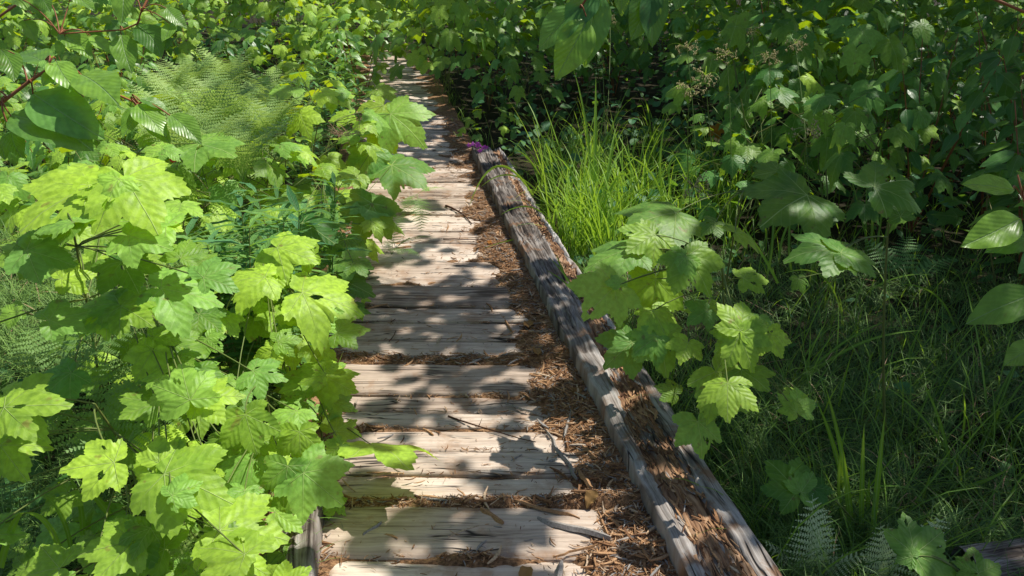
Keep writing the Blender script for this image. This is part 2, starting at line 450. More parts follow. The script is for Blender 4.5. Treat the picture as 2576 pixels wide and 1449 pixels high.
mb.add(vs, [(j * n + i, j * n + i + 1, (j + 1) * n + i + 1, (j + 1) * n + i) for j in range(len(gy) - 1) for i in range(n - 1)], [(p.x, p.y) for p in vs], .5)
tag(mb.build('ground', M['soil']), kind='structure')

# ------------------------------------------------------------------ boardwalk
bw = empty('boardwalk', (0, 3, 0))
tag(bw, 'weathered grey plank boardwalk running back through the greenery, half buried in rotten wood crumbs', 'boardwalk')
BO = Vector((0, 3, 0))
near = [(1.02, 1.22), (1.225, 1.44), (1.445, 1.59), (1.595, 1.80), (1.812, 2.035), (2.075, 2.21), (2.215, 2.35), (2.356, 2.485), (2.500, 2.60), (2.606, 2.715), (2.735, 2.99), (3.085, 3.228), (3.235, 3.407), (3.413, 3.595), (3.602, 3.852)]
boards = list(near); y = 3.865
while y < 17.5:
    wd = R.choice([.14, .15, .18, .2, .24]); boards.append((y, y + wd)); y += wd + R.choice([.002, .003, .005, .009])
lip = {3.602: .012, 2.735: .006, 1.812: .004, 3.085: -.003, 2.075: -.004}
def plank(y0, y1, k):
    mb = MB(); nx, ny = 90, 12
    yc = (y0 + y1) / 2; half = (y1 - y0) / 2; th = .038
    xa = xl(yc) + R.uniform(-.07, .03) - (.14 if 3.05 < yc < 3.25 else 0); xb = xr(yc) + (.16 if yc < 6.9 else -.02)
    rot = -radians(R.uniform(.3, 2.0)); tz = lip.get(y0, R.uniform(-.004, .004)); tl = R.uniform(-.012, .012); sd = R.uniform(0, 99); bow = R.uniform(-.006, .006)
    vs = []; uv = []
    prof = []
    for j in range(ny + 1):
        u = -1 + 2 * j / ny
        prof.append((u, -((.008 if yc < 3.9 else .004) * abs(u) ** 9)))
    for i in range(nx + 1):
        x = xa + (xb - xa) * i / nx
        en = max(0, 1 - (x - xa) / .03) ** 2 * .012
        for u, dz in prof:
            gy_ = fbm(x * 2.3, sd, u * .2) * .006 * abs(u) ** 3
            yy = yc + u * half + (gy_ if u > 0 else -gy_) + bow * sin(pi * i / nx) + tan(rot) * (x - (xa + xb) / 2)
            z = tz + dz + tl * u * .5 + .0035 * fbm(x * 1.3, u * half * 34 + sd, sd) + .004 * fbm(x * 1.7, u * 1.2 + sd, 4) - en
            cr = abs(fbm(x * .8 + sd, u * half * 12 + sd * 2, 9, 2))
            if cr < .035: z -= .006 * (1 - cr / .035)
            vs.append(Vector((x, yy, z))); uv.append((x, u))
    m = ny + 1
    fs = [(i * m + j, (i + 1) * m + j, (i + 1) * m + j + 1, i * m + j + 1) for i in range(nx) for j in range(ny)]
    # skirt round the board
    def skirt(idx):
        b = len(vs)
        for q in idx: vs.append(vs[q] - Vector((0, 0, th))); uv.append(uv[q])
        for a in range(len(idx) - 1): fs.append((idx[a], idx[a + 1], b + a + 1, b + a))
    skirt([i * m for i in range(nx + 1)][::-1]); skirt([i * m + ny for i in range(nx + 1)]); skirt([j for j in range(m)]); skirt([nx * m + j for j in range(m)][::-1])
    mb.add(vs, fs, uv, R.uniform(.25, .75))
    o = mb.build('plank', M['plank'], bw, off=BO)
for k, (a, b) in enumerate(boards):
    if len([c for c in bw.children if c.name.startswith('plank')]) < 99: plank(a, b, k)

# side beams: parametric surface, s along, t across
def beam(line, width, y0, y1, trough, name, top=.115, zb=-.05, left=False, labelled=None, core_on=True):
    mb = MB(); ns, ntt = int((y1 - y0) / .016), 46
    vs = []; uv = []; tt = []
    core = MB(); cvs = []; cuv = []; nct = 20
    for i in range(ns + 1):
        Y = y0 + (y1 - y0) * i / ns; xi = line(Y)
        ragged = .0
        if Y > y1 - .25: ragged = (Y - (y1 - .25)) / .25
        tc_, tw_, dp = trough(Y); tw_ *= 1 + .10 * fbm(Y * 2.0, 3.3, 1) + .16 * fbm(Y * 14, 3.3, 5); tc_ += .02 * fbm(Y * 2.1, 8, 2) + .03 * fbm(Y * 17, 8, 6)
        for j in range(ntt + 1):
            t = j / ntt
            if t < .12: q = t / .12; x = -.004 * (1 - q); z = zb + (top - zb - .006) * q
            elif t > .88: q = (1 - t) / .12; x = width + .004 * (1 - q); z = zb + (top - zb - .006) * q
            else:
                q = (t - .12) / .76; x = width * q; z = top - .012 * abs(2 * q - 1) ** 5
                d = abs(q - tc_) / tw_
                if d < 1: z -= dp * min(1, (1 - d) * 4)
            x += .008 * fbm(Y * 1.1, 7.7, 0) + .004 * fbm(Y * 9, t * 3, 1) * (1 if t < .2 or t > .8 else .3)
            g = fbm(x * 55, Y * 1.6, 2.2 + width, 3)
            z += (.008 + .009 * (Y > 2.9) * (not left)) * g + .010 * fbm(x * 7, Y * 2.2, 5)
            rid = abs(fbm(x * 26, Y * .9, 8, 2))
            if rid < .10: z -= (.020 if Y > 2.7 else .009) * (1 - rid / .10)
            z -= ragged * (.04 + .06 * (fbm(x * 20, Y * 3, 1) + .5)) * (1 if z > 0 else 0)
            vs.append(Vector((xi + x, Y, z))); uv.append((x, Y))
            tt.append(.42 + .22 * fbm(x * 6, Y * .7, 3) + (.20 if (.66 < t and not left) else 0) - (.20 if 2.9 < Y and t < .6 and not left else 0))
        for j in range(nct + 1):
            q = tc_ + tw_ * .97 * (2 * j / nct - 1); x = width * q
            ch = fbm(x * 30, Y * 5, 6, 4)
            z = top - dp * .98 + .006 + .014 * ch + .009 * fbm(x * 90, Y * 9, 1) + .006 * round(3 * fbm(x * 14, Y * 2.5, 11)) - ragged * .08
            cvs.append(Vector((xi + x + .008 * fbm(Y * 1.1, 7.7, 0), Y, z))); cuv.append((x, Y))
    m = ntt + 1
    mb.add(vs, [(i * m + j, i * m + j + 1, (i + 1) * m + j + 1, (i + 1) * m + j) for i in range(ns) for j in range(ntt)], uv, 0.5); mb.t = tt
    o = mb.build(name, M['beam'], bw, off=BO)
    if labelled: o['label'] = labelled
    m = nct + 1
    core.add(cvs, [(i * m + j, i * m + j + 1, (i + 1) * m + j + 1, (i + 1) * m + j) for i in range(ns) for j in range(nct)], cuv, .5)
    core.build('rotten_core', M['rotten'], o, off=BO)
    return o
def tr_right(Y):
    k = min(1, max(0, (Y - 2.3) / 1.0))
    return (.44 + .31 * k, .29 - .12 * k - (.03 if Y > 4 else 0), .028)
beam(xr, .245, .9, 6.95, tr_right, 'side_beam', labelled='split grey beam along the right edge with a crumbling rust-brown core')
def tr_left(Y): return (.36, .34, .030)
beam(lambda Y: xl(Y) - .245, .270, .9, 2.25, tr_left, 'side_beam', top=.10, left=True, labelled='short rotten beam at the near left edge, mostly under leaves')
# bearer under the planks on either side
for sx in (-.85, -.15):
    mb = MB(); vs = []; uv = []
    for i in range(20):
        Y = .9 + i * .87
        for dx, z in ((-.05, -.04), (.05, -.04), (.05, -.16), (-.05, -.16)): vs.append(Vector((xr(Y) + sx + dx, Y, z))); uv.append((dx, Y))
    fs = [(i * 4 + j, i * 4 + (j + 1) % 4, i * 4 + 4 + (j + 1) % 4, i * 4 + 4 + j) for i in range(19) for j in range(4)]
    mb.add(vs, fs, uv, .2); mb.build('bearer', M['beam'], bw, off=BO, smooth=False)

# far right fallen beam corner (bottom right of the view)
mb = MB(); a = at_z(2430, 1445, -.06); b = at_z(2700, 1405, -.06); vs = []; uv = []
dd = (b - a).normalized(); sdv = Vector((-dd.y, dd.x, 0))
for i in range(61):
    for j in range(13):
        an = pi * j / 12; p = a + dd * (.8 * i / 60) + sdv * (.07 * cos(an)) + Vector((0, 0, .07 * sin(an) ** .6)) * (1 + .2 * fbm(i * .05, j * .9))
        vs.append(p); uv.append((j * .02, i * .013))
mb.add(vs, [(i * 13 + j, i * 13 + j + 1, (i + 1) * 13 + j + 1, (i + 1) * 13 + j) for i in range(60) for j in range(12)], uv, .35)
root = empty('fallen_log', a); tag(root, 'short brown log lying in the grass at the bottom right corner', 'log')
mb.build('trunk', M['beam'], root, off=a)

# ------------------------------------------------------------------ litter bed and chips
def mound_z(X, Y):
    d = xr(Y) - X; e = X - xl(Y)
    n1 = fbm(X * 5, Y * 5, 1); n2 = fbm(X * 22, Y * 22, 2); n3 = fbm(X * 2.2, Y * 2.2, 7)
    wd = .27 + .12 * n3 + .05 * n1
    z = -.020 + .010 * n1 + .006 * n2 - .035 * 0
    z += .060 * max(0, 1 - d / wd) ** 1.1 if d > -.02 else .060
    z += .030 * max(0, 1 - max(e, 0) / (.10 + .05 * n1))
    if 2.99 < Y < 3.09 or 2.03 < Y < 2.08: z += .018
    for ys_, am in ((2.722, .020), (2.492, .024), (2.055, .02), (1.806, .022), (3.04, .01), (2.21, .006), (3.86, .014), (1.44, .02)):
        dy = abs(Y - ys_ - .012 * fbm(X * 2, ys_, 3))
        if dy < .035: z += am * (1 - dy / .035) * max(0, .75 + 1.8 * fbm(X * 2.3 + ys_ * 7, ys_, 2))
    if Y > 4.6: z -= .02 * max(0, 1 - d / wd) * min(1, (Y - 4.2) / 1.5)
    if Y > 3.9: z += .004 + .020 * fbm(X * 1.7, Y * 1.7, 9)
    return z
mb = MB(); ys = [.9 + i * .018 for i in range(int(16 / .018) // 1)]; ys = [y for y in ys if y < 7.4] + [7.4 + i * .06 for i in range(160)]
vs = []; nx = 66
for y in ys:
    for i in range(nx + 1):
        x = xl(y) - .16 + 1.24 * i / nx; vs.append(Vector((x, y, mound_z(x, y))))
m = nx + 1
mb.add(vs, [(j * m + i, j * m + i + 1, (j + 1) * m + i + 1, (j + 1) * m + i) for j in range(len(ys) - 1) for i in range(nx)], [(p.x, p.y) for p in vs], .5)
tag(mb.build('litter', M['duff']), 'rust-brown bed of rotten wood crumbs between the planks and along the right beam', 'litter', kind='stuff')

def chip(mb, p, az, L, w, h, tilt, tint, curve=0.0):
    d = Vector((sin(az) * cos(tilt), cos(az) * cos(tilt), sin(tilt))); s = Vector((cos(az), -sin(az), 0)); u = s.cross(d)
    u = -u if u.z < 0 else u
    vs = []; K = 3
    for i in range(K + 1):
        t = i / K - .5; ww = w * (1 - .7 * abs(2 * t) ** 3); c = p + d * (L * t) + s * (curve * L * (t * t * 4))
        vs += [c - s * ww * .5, c + s * ww * .5, c + s * ww * .4 + u * h, c - s * ww * .4 + u * h]
    fs = [(0, 1, 2, 3), (K * 4 + 3, K * 4 + 2, K * 4 + 1, K * 4)]
    for i in range(K):
        for j in range(4): fs.append((i * 4 + j, i * 4 + 4 + j, i * 4 + 4 + (j + 1) % 4, i * 4 + (j + 1) % 4))
    mb.add(vs, fs, [(0, 0)] * len(vs), tint)
mb = MB()
def surf(X, Y): return max(mound_z(X, Y), 0.001)
cnt = 0
while cnt < 26000:
    Y = 1.3 + 7.5 * R.random() ** 1.5; X = R.uniform(xl(Y), xr(Y) + .01)
    d = xr(Y) - X; mz = mound_z(X, Y)
    gap = any(a[1] - .004 <= Y <= b[0] + .004 for a, b in zip(boards, boards[1:]) if abs(a[1] - Y) < .3)
    pr = 1.0 if mz > .0 else (.22 if gap else .014 + .07 * max(0, 1 - d / .5) + .05 * max(0, 1 - (X - xl(Y)) / .15))
    if R.random() > pr: continue
    cnt += 1
    big = R.random()
    L = R.uniform(.008, .024) if big < .76 else (R.uniform(.022, .05) if big < .975 else R.uniform(.05, .11))
    wd = R.uniform(.001, .003) if big < .72 else (R.uniform(.002, .005) if big < .96 else R.uniform(.005, .011))
    tint = min(1, max(0, R.gauss(.72, .24)))
    chip(mb, Vector((X, Y, surf(X, Y) + R.uniform(0, .006))), R.uniform(0, pi), L, wd, wd * .45, R.gauss(0, .12), tint, R.uniform(-.15, .15))
# crumbs in the hollow of the beam
for _ in range(1100):
    Y = 1.2 + 5.3 * R.random() ** 1.4; c, tw, dp = tr_right(Y)
    X = xr(Y) + .245 * (c + tw * R.uniform(-.9, .9))
    chip(mb, Vector((X, Y, .115 - dp + .012 + R.uniform(0, .008))), R.gauss(-.15, .35), R.uniform(.010, .06), R.uniform(.002, .010), .002, R.gauss(0, .16), min(1, max(0, R.gauss(.55, .22))), 0)
tag(mb.build('wood_chips', M['chip'], smooth=False), 'scattered splinters and flakes of rotten wood on the boardwalk', 'wood chips', kind='stuff')

# bigger splinters and twigs, one by one: (x0,y0,x1,y1,width,kind,label)
st = [(1272, 1009, 1379, 1043, .010, 'g', 'thin grey splinter pointing at the beam from the middle planks'),
      (1376, 1079, 1452, 1199, .013, 'g', 'straight blue-grey splinter lying steeply across the litter by the beam'),
      (1126, 1039, 1349, 1106, .007, 'b', 'long dark brown twig slanting across the sunlit planks'),
      (1352, 1296, 1536, 1356, .020, 'g', 'thick grey stick in the litter near the bottom of the beam'),
      (1296, 1258, 1459, 1298, .010, 't', 'long tan splinter just above the thick grey stick'),
      (1209, 1271, 1266, 1309, .016, 't', 'short flat tan splinter lying on the edge of the planks'),
      (1432, 1046, 1419, 1092, .013, 'g', 'short grey splinter close to the beam beside the steep one'),
      (1456, 1179, 1489, 1243, .015, 't', 'stout brown splinter below the steep grey splinter'),
      (1413, 1406, 1400, 1470, .022, 'g', 'broad grey splinter standing towards the bottom edge of the view'),
      (1392, 1392, 1526, 1362, .006, 't', 'pale thin stick below the thick grey stick'),
      (912, 1336, 959, 1306, .009, 'g', 'small pale splinter on the left of the near planks'),
      (1122, 513, 1186, 558, .016, 'b', 'crooked dark twig on the sunny planks near the beam'),
      (1116, 596, 1219, 603, .010, 'b', 'thin brown twig lying level across the sunny planks'),
      (978, 852, 996, 826, .006, 'b', 'tiny black twig standing on the shaded planks'),
      (1265, 790, 1290, 832, .009, 't', 'pale splinter in the shaded litter by the beam'),
      (1255, 700, 1285, 735, .008, 't', 'short light stick on the shaded litter'),
      (1500, 1270, 1530, 1345, .010, 't', 'slim brown splinter leaning against the foot of the beam'),
      (1465, 1120, 1500, 1160, .012, 't', 'curled tan bark strip at the foot of the beam')]
for x0, y0, x1, y1, wd, kd, lab in st:
    a = at_z(x0, y0, .02); b = at_z(x1, y1, .02)
    a.z = surf(a.x, a.y) + .006; b.z = surf(b.x, b.y) + .008
    mb = MB(); c = (a + b) / 2; Ln = (b - a).length; az = atan2((b - a).x, (b - a).y)
    tn = {'g': .995, 'b': .18, 't': .72}[kd]
    if kd == 'b':
        pts = curve_pts(a, b, 0, R.uniform(-.02, .02) * Ln * 4, 9); pts = [q + Vector((R.uniform(-1, 1), R.uniform(-1, 1), 0)) * wd * .3 for q in pts]
        tube(mb, pts, wd * .5, wd * .2, 6, tn)
        if Ln > .1: tube(mb, [pts[3], pts[3] + Vector((.01, .03, .012)) * (Ln * 3)], wd * .25, wd * .1, 5, tn)
    else:
        K = 10; vs = []; s = Vector((cos(az), -sin(az), 0))
        for i in range(K + 1):
            t = i / K; p = a + (b - a) * t + s * .006 * fbm(t * 2 + x0, 1) * Ln * 10
            ww = wd * (1 - .55 * abs(2 * t - 1) ** 4) * (1 + .15 * fbm(t * 5, x0)); hh = wd * .35
            vs += [p - s * ww * .5 - Vector((0, 0, .003)), p - s * ww * .4 + Vector((0, 0, hh)), p + s * ww * .1 + Vector((0, 0, hh * 1.25)), p + s * ww * .5 - Vector((0, 0, .003))]
        fs = [(i * 4 + j, i * 4 + 4 + j, i * 4 + 5 + j, i * 4 + 1 + j) for i in range(K) for j in range(3)] + [(0, 1, 2, 3), (K * 4 + 3, K * 4 + 2, K * 4 + 1, K * 4)]
        mb.add(vs, fs, [(0, 0)] * len(vs), tn)
    o = mb.build('twig' if kd == 'b' else 'splinter', M['chip'], off=c, smooth=(kd == 'b')); o.location = c
    tag(o, lab, 'twig' if kd == 'b' else 'splinter', 'loose sticks and splinters on the boardwalk')

# dead leaves
for i, (x, y, s, lab, mt) in enumerate([(1330, 828, .07, 'curled tan dead leaf in the shaded litter against the beam', 'deadleaf'), (1352, 905, .06, 'flat brown dead leaf at the foot of the beam', 'deadleaf'),
        (1225, 614, .05, 'small orange flake on the sunny planks', 'orangeleaf'), (1455, 985, .06, 'crumpled pale dead leaf beside the beam', 'deadleaf'),
        (1498, 1255, .06, 'crumpled brown leaf low in the litter near the beam', 'deadleaf'), (1335, 1420, .06, 'tan bark flake on the nearest plank', 'deadleaf')]):
    P = at_z(x, y, .02); P.z = surf(P.x, P.y) + .012; mb = MB()
    oval_leaf(mb, frame(P, Vector((R.uniform(-.4, .4), -.3, 1)), Vector((R.uniform(-1, 1), R.uniform(-1, 1), .1))), s, R, wid=.36, rows=10, cols=8, tint=R.random(), droop=.6, fold=.9, wave=.09)
    o = mb.build('dead_leaf', M[mt], off=P); o.location = P; tag(o, lab, 'dead leaf', 'dead leaves on the boardwalk')

def inpoly(x, y, P):
    c = False; j = len(P) - 1
    for i in range(len(P)):
        xi, yi = P[i]; xj, yj = P[j]
        if (yi > y) != (yj > y) and x < (xj - xi) * (y - yi) / (yj - yi) + xi: c = not c
        j = i
    return c
PATH = [(1010, 110), (1062, 110), (1075, 200), (1150, 290), (1190, 360), (1290, 400), (1420, 610), (1560, 830), (1770, 1090), (2030, 1449), (2030, 1800), (700, 1800), (760, 1449), (800, 1250), (840, 1150), (880, 1050), (880, 950), (800, 905), (795, 865), (900, 850), (930, 800), (945, 700), (930, 640), (960, 560), (1000, 480), (1000, 400), (985, 320), (960, 240), (965, 190)]

# ------------------------------------------------------------------ hero plants with leaves placed one by one
TINT = lambda t: t if t is not None else R.uniform(.35, .8)
def nrm(tilt, lean=0.0): return Vector((lean, -tilt, 1)).normalized()

def hero_plant(name, label, cat, base_xy, leaves, kind='thimble', group=None, seg=100, stem_mat='stem', stem_r=.006, from_top=False, leafname='leaf', branch=None, depth=False, extra=0, etint=(.1, .95)):
    bx, by = base_xy
    root = empty(name, (bx, by, ground_z(bx, by))); tag(root, label, cat, group)
    off = root.location.copy()
    items = []
    for lf in leaves:
        x0, y0, x1, y1, h, tilt = lf[:6]; tint = lf[6] if len(lf) > 6 else None; lean = lf[7] if len(lf) > 7 else R.uniform(-.08, .32)
        P = at_d(x0, y0, h) if depth else at_z(x0, y0, h); nn = nrm(tilt * (.55 if depth and x0 < 600 else 1), lean); T = at_plane(x1, y1, P, nn); d = T - P
        zc = proj(P)[2]; iso = sqrt((x1 - x0) ** 2 + (y1 - y0) ** 2) / F * zc
        L = .93 * min(max(d.length, iso * .9), iso * 1.2)
        items.append((P, nn, d, L * (1.12 if kind == 'oval' and x0 < 600 else 1), min(1, TINT(tint) + (.3 if depth and x0 < 600 else 0))))
    if extra:
        for (P, nn, d, L, tn) in list(items):
            for _ in range(extra):
                Q = P + Vector((R.gauss(0, .10), R.gauss(0, .10), -R.uniform(.07, .24)))
                q = proj(Q)
                if Q.z < .08 or inpoly(q[0] + 45, q[1], PATH) or (q[0] > 1300 and inpoly(q[0] - 110, q[1], PATH)): continue
                items.append((Q, nrm(R.uniform(.1, .6), R.uniform(-.2, .35)), Vector((R.gauss(0, 1), R.gauss(-.3, 1), 0)), R.uniform(.06, .12), R.uniform(*etint)))
    zt = max(i[0].z for i in items); cx = sum(i[0].x for i in items) / len(items); cy = sum(i[0].y for i in items) / len(items)
    mb = MB()
    if branch:
        b0 = branch[0]; pts = [off, off * .7 + Vector((b0.x, b0.y, 0)) * .3 + Vector((0, 0, b0.z * .45)), off * .3 + Vector((b0.x, b0.y, 0)) * .7 + Vector((0, 0, b0.z * .85))] + branch
    else:
        top = Vector((bx * .35 + cx * .65, by * .35 + cy * .65, zt - .06))
        pts = curve_pts(off, top, 0, R.uniform(-.03, .03), 9)
    tube(mb, pts, stem_r, stem_r * .45, 6, .6)
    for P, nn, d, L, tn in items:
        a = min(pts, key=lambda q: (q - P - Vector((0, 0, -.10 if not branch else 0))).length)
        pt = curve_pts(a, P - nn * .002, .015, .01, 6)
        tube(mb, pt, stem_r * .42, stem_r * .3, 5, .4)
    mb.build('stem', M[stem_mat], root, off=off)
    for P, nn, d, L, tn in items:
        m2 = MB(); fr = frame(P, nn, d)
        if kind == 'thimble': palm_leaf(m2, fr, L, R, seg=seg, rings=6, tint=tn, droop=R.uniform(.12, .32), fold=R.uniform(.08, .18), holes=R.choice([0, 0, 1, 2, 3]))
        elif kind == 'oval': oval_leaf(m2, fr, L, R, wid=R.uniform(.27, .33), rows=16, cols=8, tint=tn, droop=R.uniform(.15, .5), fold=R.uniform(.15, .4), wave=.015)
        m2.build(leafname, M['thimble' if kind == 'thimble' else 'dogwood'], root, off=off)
    return root

HG = 'thimbleberry plants beside the boardwalk'
T = 'thimbleberry_plant'
def gxy(px, py, h=-.15):
    p = at_z(px, py, h); return (p.x, p.y)
# left side, front to back
hero_plant(T, 'thimbleberry with large flat leaves spreading over the near left beam end', 'shrub', (-.82, 1.75), [
    (553, 1333, 745, 1345, .42, .35, .62), (333, 1363, 180, 1385, .42, .3, .55), (575, 1395, 685, 1440, .30, .3, .75), (150, 1430, 10, 1445, .35, .3, .7),
    (420, 1290, 500, 1330, .26, .5, .4), (640, 1440, 560, 1500, .24, .4, .8), (500, 1450, 430, 1520, .3, .4, .6)], group=HG, extra=2)
hero_plant(T, 'thimbleberry with a downward star-shaped leaf cluster hanging over the left plank ends', 'shrub', (-.78, 2.15), [
    (617, 1043, 647, 1148, .55, 1.1, .55), (753, 1086, 757, 1182, .42, 1.1, .5), (723, 1173, 708, 1282, .36, 1.1, .35), (763, 1190, 870, 1275, .34, .9, .6),
    (640, 1100, 715, 1120, .35, .6, .35), (830, 1010, 905, 1030, .22, .3, .5), (845, 1085, 900, 1040, .18, .5, .5), (800, 1180, 850, 1130, .2, .3, .5),
    (735, 1230, 745, 1320, .22, 1.2, .6)], group=HG, extra=2)
hero_plant(T, 'thimbleberry with one leaf reaching out flat over the sunlit planks', 'shrub', (-.72, 2.42), [
    (935, 1118, 1100, 1152, .17, -.5, .75, .0), (860, 1118, 812, 1150, .22, .5, .5), (820, 950, 905, 985, .30, .35, .45), (780, 960, 700, 925, .33, .35, .5)], group=HG, extra=2)
hero_plant(T, 'thimbleberry with pointed leaves spread in the lower left sunlight', 'shrub', (-1.05, 1.95), [
    (413, 1193, 585, 1245, .55, .45, .7), (287, 1163, 140, 1180, .58, .4, .85), (400, 1165, 470, 1090, .56, .8, .8), (0, 1120, 72, 1215, .55, .5, .7),
    (0, 1030, 125, 1110, .60, .5, .6), (10, 1025, 180, 1000, .66, .4, .55), (500, 1220, 560, 1290, .40, .5, .6), (170, 1240, 90, 1290, .35, .4, .4)], group=HG, extra=2)
hero_plant(T, 'thimbleberry with one large up-facing leaf with a round hole, mid left', 'shrub', (-1.15, 2.5), [
    (477, 1006, 445, 892, .68, 1.0, .6), (500, 1000, 625, 985, .66, .35, .6), (440, 990, 375, 935, .66, .8, .65), (385, 880, 330, 965, .66, 1.1, .9), (330, 850, 300, 915, .60, .8, .2),
    (460, 850, 395, 865, .6, .4, .7), (520, 850, 560, 885, .6, .8, .6), (380, 1010, 330, 960, .5, .4, .3), (560, 970, 610, 1010, .5, .5, .3), (245, 960, 180, 930, .5, .4, .4)], group=HG, extra=2)
hero_plant(T, 'yellow-green thimbleberry with a broad toothed leaf drooping over the shaded plank end', 'shrub', (-1.0, 3.0), [
    (690, 880, 655, 938, .52, 1.0, .95), (700, 860, 765, 850, .54, .6, .6), (760, 736, 930, 775, .62, .35, .95), (790, 790, 850, 830, .5, .5, .8), (667, 697, 525, 702, .68, .25, .9),
    (697, 623, 805, 652, .72, .4, .95), (700, 683, 640, 720, .66, .4, .85), (840, 782, 878, 852, .42, .9, .8), (790, 640, 730, 655, .66, .8, .9), (640, 800, 690, 850, .5, .6, .5), (790, 870, 850, 905, .35, .4, .95)], group=HG, extra=2)
hero_plant(T, 'thimbleberry with wide hole-pocked leaves in the middle of the left bank', 'shrub', (-1.5, 2.75), [
    (305, 770, 390, 815, .80, .45, .5), (300, 765, 150, 758, .80, .35, .6), (290, 755, 315, 712, .80, .9, .5), (405, 725, 575, 750, .82, .3, .8), (410, 735, 400, 785, .78, .9, .85),
    (210, 830, 120, 800, .62, .3, .15), (500, 790, 560, 830, .6, .4, .4)], group=HG, extra=2)
hero_plant(T, 'tall thimbleberry with bright yellow-green top leaves, upper left of the bank', 'shrub', (-1.3, 2.05), [
    (313, 445, 405, 585, 1.12, .55, 1.0), (300, 450, 255, 520, 1.12, .6, 1.0), (225, 465, 15, 560, 1.10, .35, .95), (215, 470, 225, 560, 1.08, .8, .8), (67, 630, 200, 662, .98, .6, .25),
    (70, 620, 95, 560, .98, .9, .3), (400, 560, 465, 575, .98, .3, .9), (250, 590, 320, 640, .85, .5, .5), (180, 580, 240, 620, .9, .4, .7)], group=HG, extra=2)
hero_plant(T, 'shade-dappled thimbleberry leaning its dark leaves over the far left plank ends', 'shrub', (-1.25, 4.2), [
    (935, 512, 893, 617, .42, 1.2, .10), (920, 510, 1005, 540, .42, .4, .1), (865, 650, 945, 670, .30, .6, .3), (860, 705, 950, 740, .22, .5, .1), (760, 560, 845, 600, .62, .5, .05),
    (870, 600, 850, 660, .36, 1.0, .2), (840, 560, 790, 530, .55, .4, .15), (985, 415, 1085, 463, .34, .4, .2), (930, 385, 918, 462, .42, .9, .15), (900, 440, 850, 470, .45, .5, .3)], group=HG, extra=2, etint=(.0, .3))  # low tints paint the shade into these leaves
hero_plant(T, 'thimbleberry with two sunlit leaves hanging over the path beyond the fern', 'shrub', (-1.5, 5.0), [
    (982, 287, 1072, 353, .62, .9, .55), (965, 265, 925, 312, .64, .8, .5), (955, 330, 1000, 385, .5, .7, .65), (950, 225, 1005, 247, .55, .5, .5), (900, 340, 850, 320, .55, .4, .5), (880, 290, 820, 300, .6, .5, .6)], group=HG, extra=1, etint=(.1, .5))
hero_plant(T, 'small thimbleberry carrying a single red berry among the ferns', 'shrub', (-1.95, 3.6), [
    (410, 375, 345, 365, .88, .35, .75), (415, 378, 455, 395, .88, .4, .7), (500, 360, 610, 388, .86, .25, .45), (405, 372, 420, 355, .88, .6, .7)], group=HG, extra=1)
b = bpy.data.objects[-1]
# the berry
rb = [o for o in COL.objects if o.get('label', '').startswith('small thimbleberry carrying')][0]
P = at_z(435, 402, .84); mb = MB()
for i in range(26):
    a = i * 2.4; h = 1 - 2 * (i + .5) / 26; c = P + Vector((cos(a) * sqrt(1 - h * h), sin(a) * sqrt(1 - h * h), h * .8)) * .010
    vs = []; fs = []
    for u in range(4):
        for v in range(6): vs.append(c + Vector((sin(pi * (u + .5) / 4) * cos(v * pi / 3), sin(pi * (u + .5) / 4) * sin(v * pi / 3), cos(pi * (u + .5) / 4))) * .0045)
    for u in range(3):
        for v in range(6): fs.append((u * 6 + v, u * 6 + (v + 1) % 6, u * 6 + 6 + (v + 1) % 6, u * 6 + 6 + v))
    mb.add(vs, fs, [(0, 0)] * len(vs), R.random())
mb.build('berry', M['berry'], rb, off=rb.location)
# right side
hero_plant(T, 'thimbleberry with dappled maple-like leaves standing right of the beam', 'shrub', (.86, 2.75), [
    (1730, 643, 1800, 745, .72, .9, .45), (1725, 645, 1680, 700, .72, .8, .5), (1545, 722, 1462, 805, .62, 1.0, .8), (1560, 715, 1540, 680, .64, .8, .55), (1650, 702, 1640, 828, .60, 1.6, .6),
    (1659, 843, 1685, 955, .48, 1.1, .6), (1655, 845, 1585, 895, .48, .9, .6), (1862, 832, 1885, 742, .60, 1.2, .8), (1860, 842, 1905, 940, .59, 1.2, .5), (1868, 838, 1948, 800, .59, 1.0, .6),
    (1855, 845, 1795, 890, .58, 1.1, .5), (1935, 840, 1975, 905, .54, 1.1, .8), (1800, 935, 1895, 1045, .45, 1.0, .55), (1590, 862, 1515, 925, .42, .8, .1), (1755, 1060, 1775, 1160, .30, 1.1, .6),
    (1700, 990, 1650, 960, .34, .8, .4), (1648, 590, 1570, 632, .74, .6, .4), (1590, 625, 1458, 655, .70, .25, .2), (1870, 700, 1945, 692, .66, .4, .4), (1780, 780, 1730, 810, .55, .7, .2)], group=HG, extra=1)
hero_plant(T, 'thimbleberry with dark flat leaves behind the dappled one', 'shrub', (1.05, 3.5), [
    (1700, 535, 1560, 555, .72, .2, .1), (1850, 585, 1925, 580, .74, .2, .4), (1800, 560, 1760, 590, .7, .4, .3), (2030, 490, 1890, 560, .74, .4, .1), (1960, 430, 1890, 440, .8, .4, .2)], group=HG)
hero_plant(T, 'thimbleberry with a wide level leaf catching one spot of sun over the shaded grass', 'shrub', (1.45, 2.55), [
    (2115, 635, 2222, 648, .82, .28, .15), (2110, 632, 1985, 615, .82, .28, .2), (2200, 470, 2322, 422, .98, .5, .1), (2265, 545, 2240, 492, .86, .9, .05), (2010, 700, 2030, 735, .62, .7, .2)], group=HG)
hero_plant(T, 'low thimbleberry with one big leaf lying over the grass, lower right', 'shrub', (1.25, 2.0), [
    (2005, 1235, 1930, 1140, .10, .7, .3), (2015, 1238, 2055, 1180, .10, .7, .3), (2040, 1225, 2110, 1232, .10, .2, .1)], group=HG)
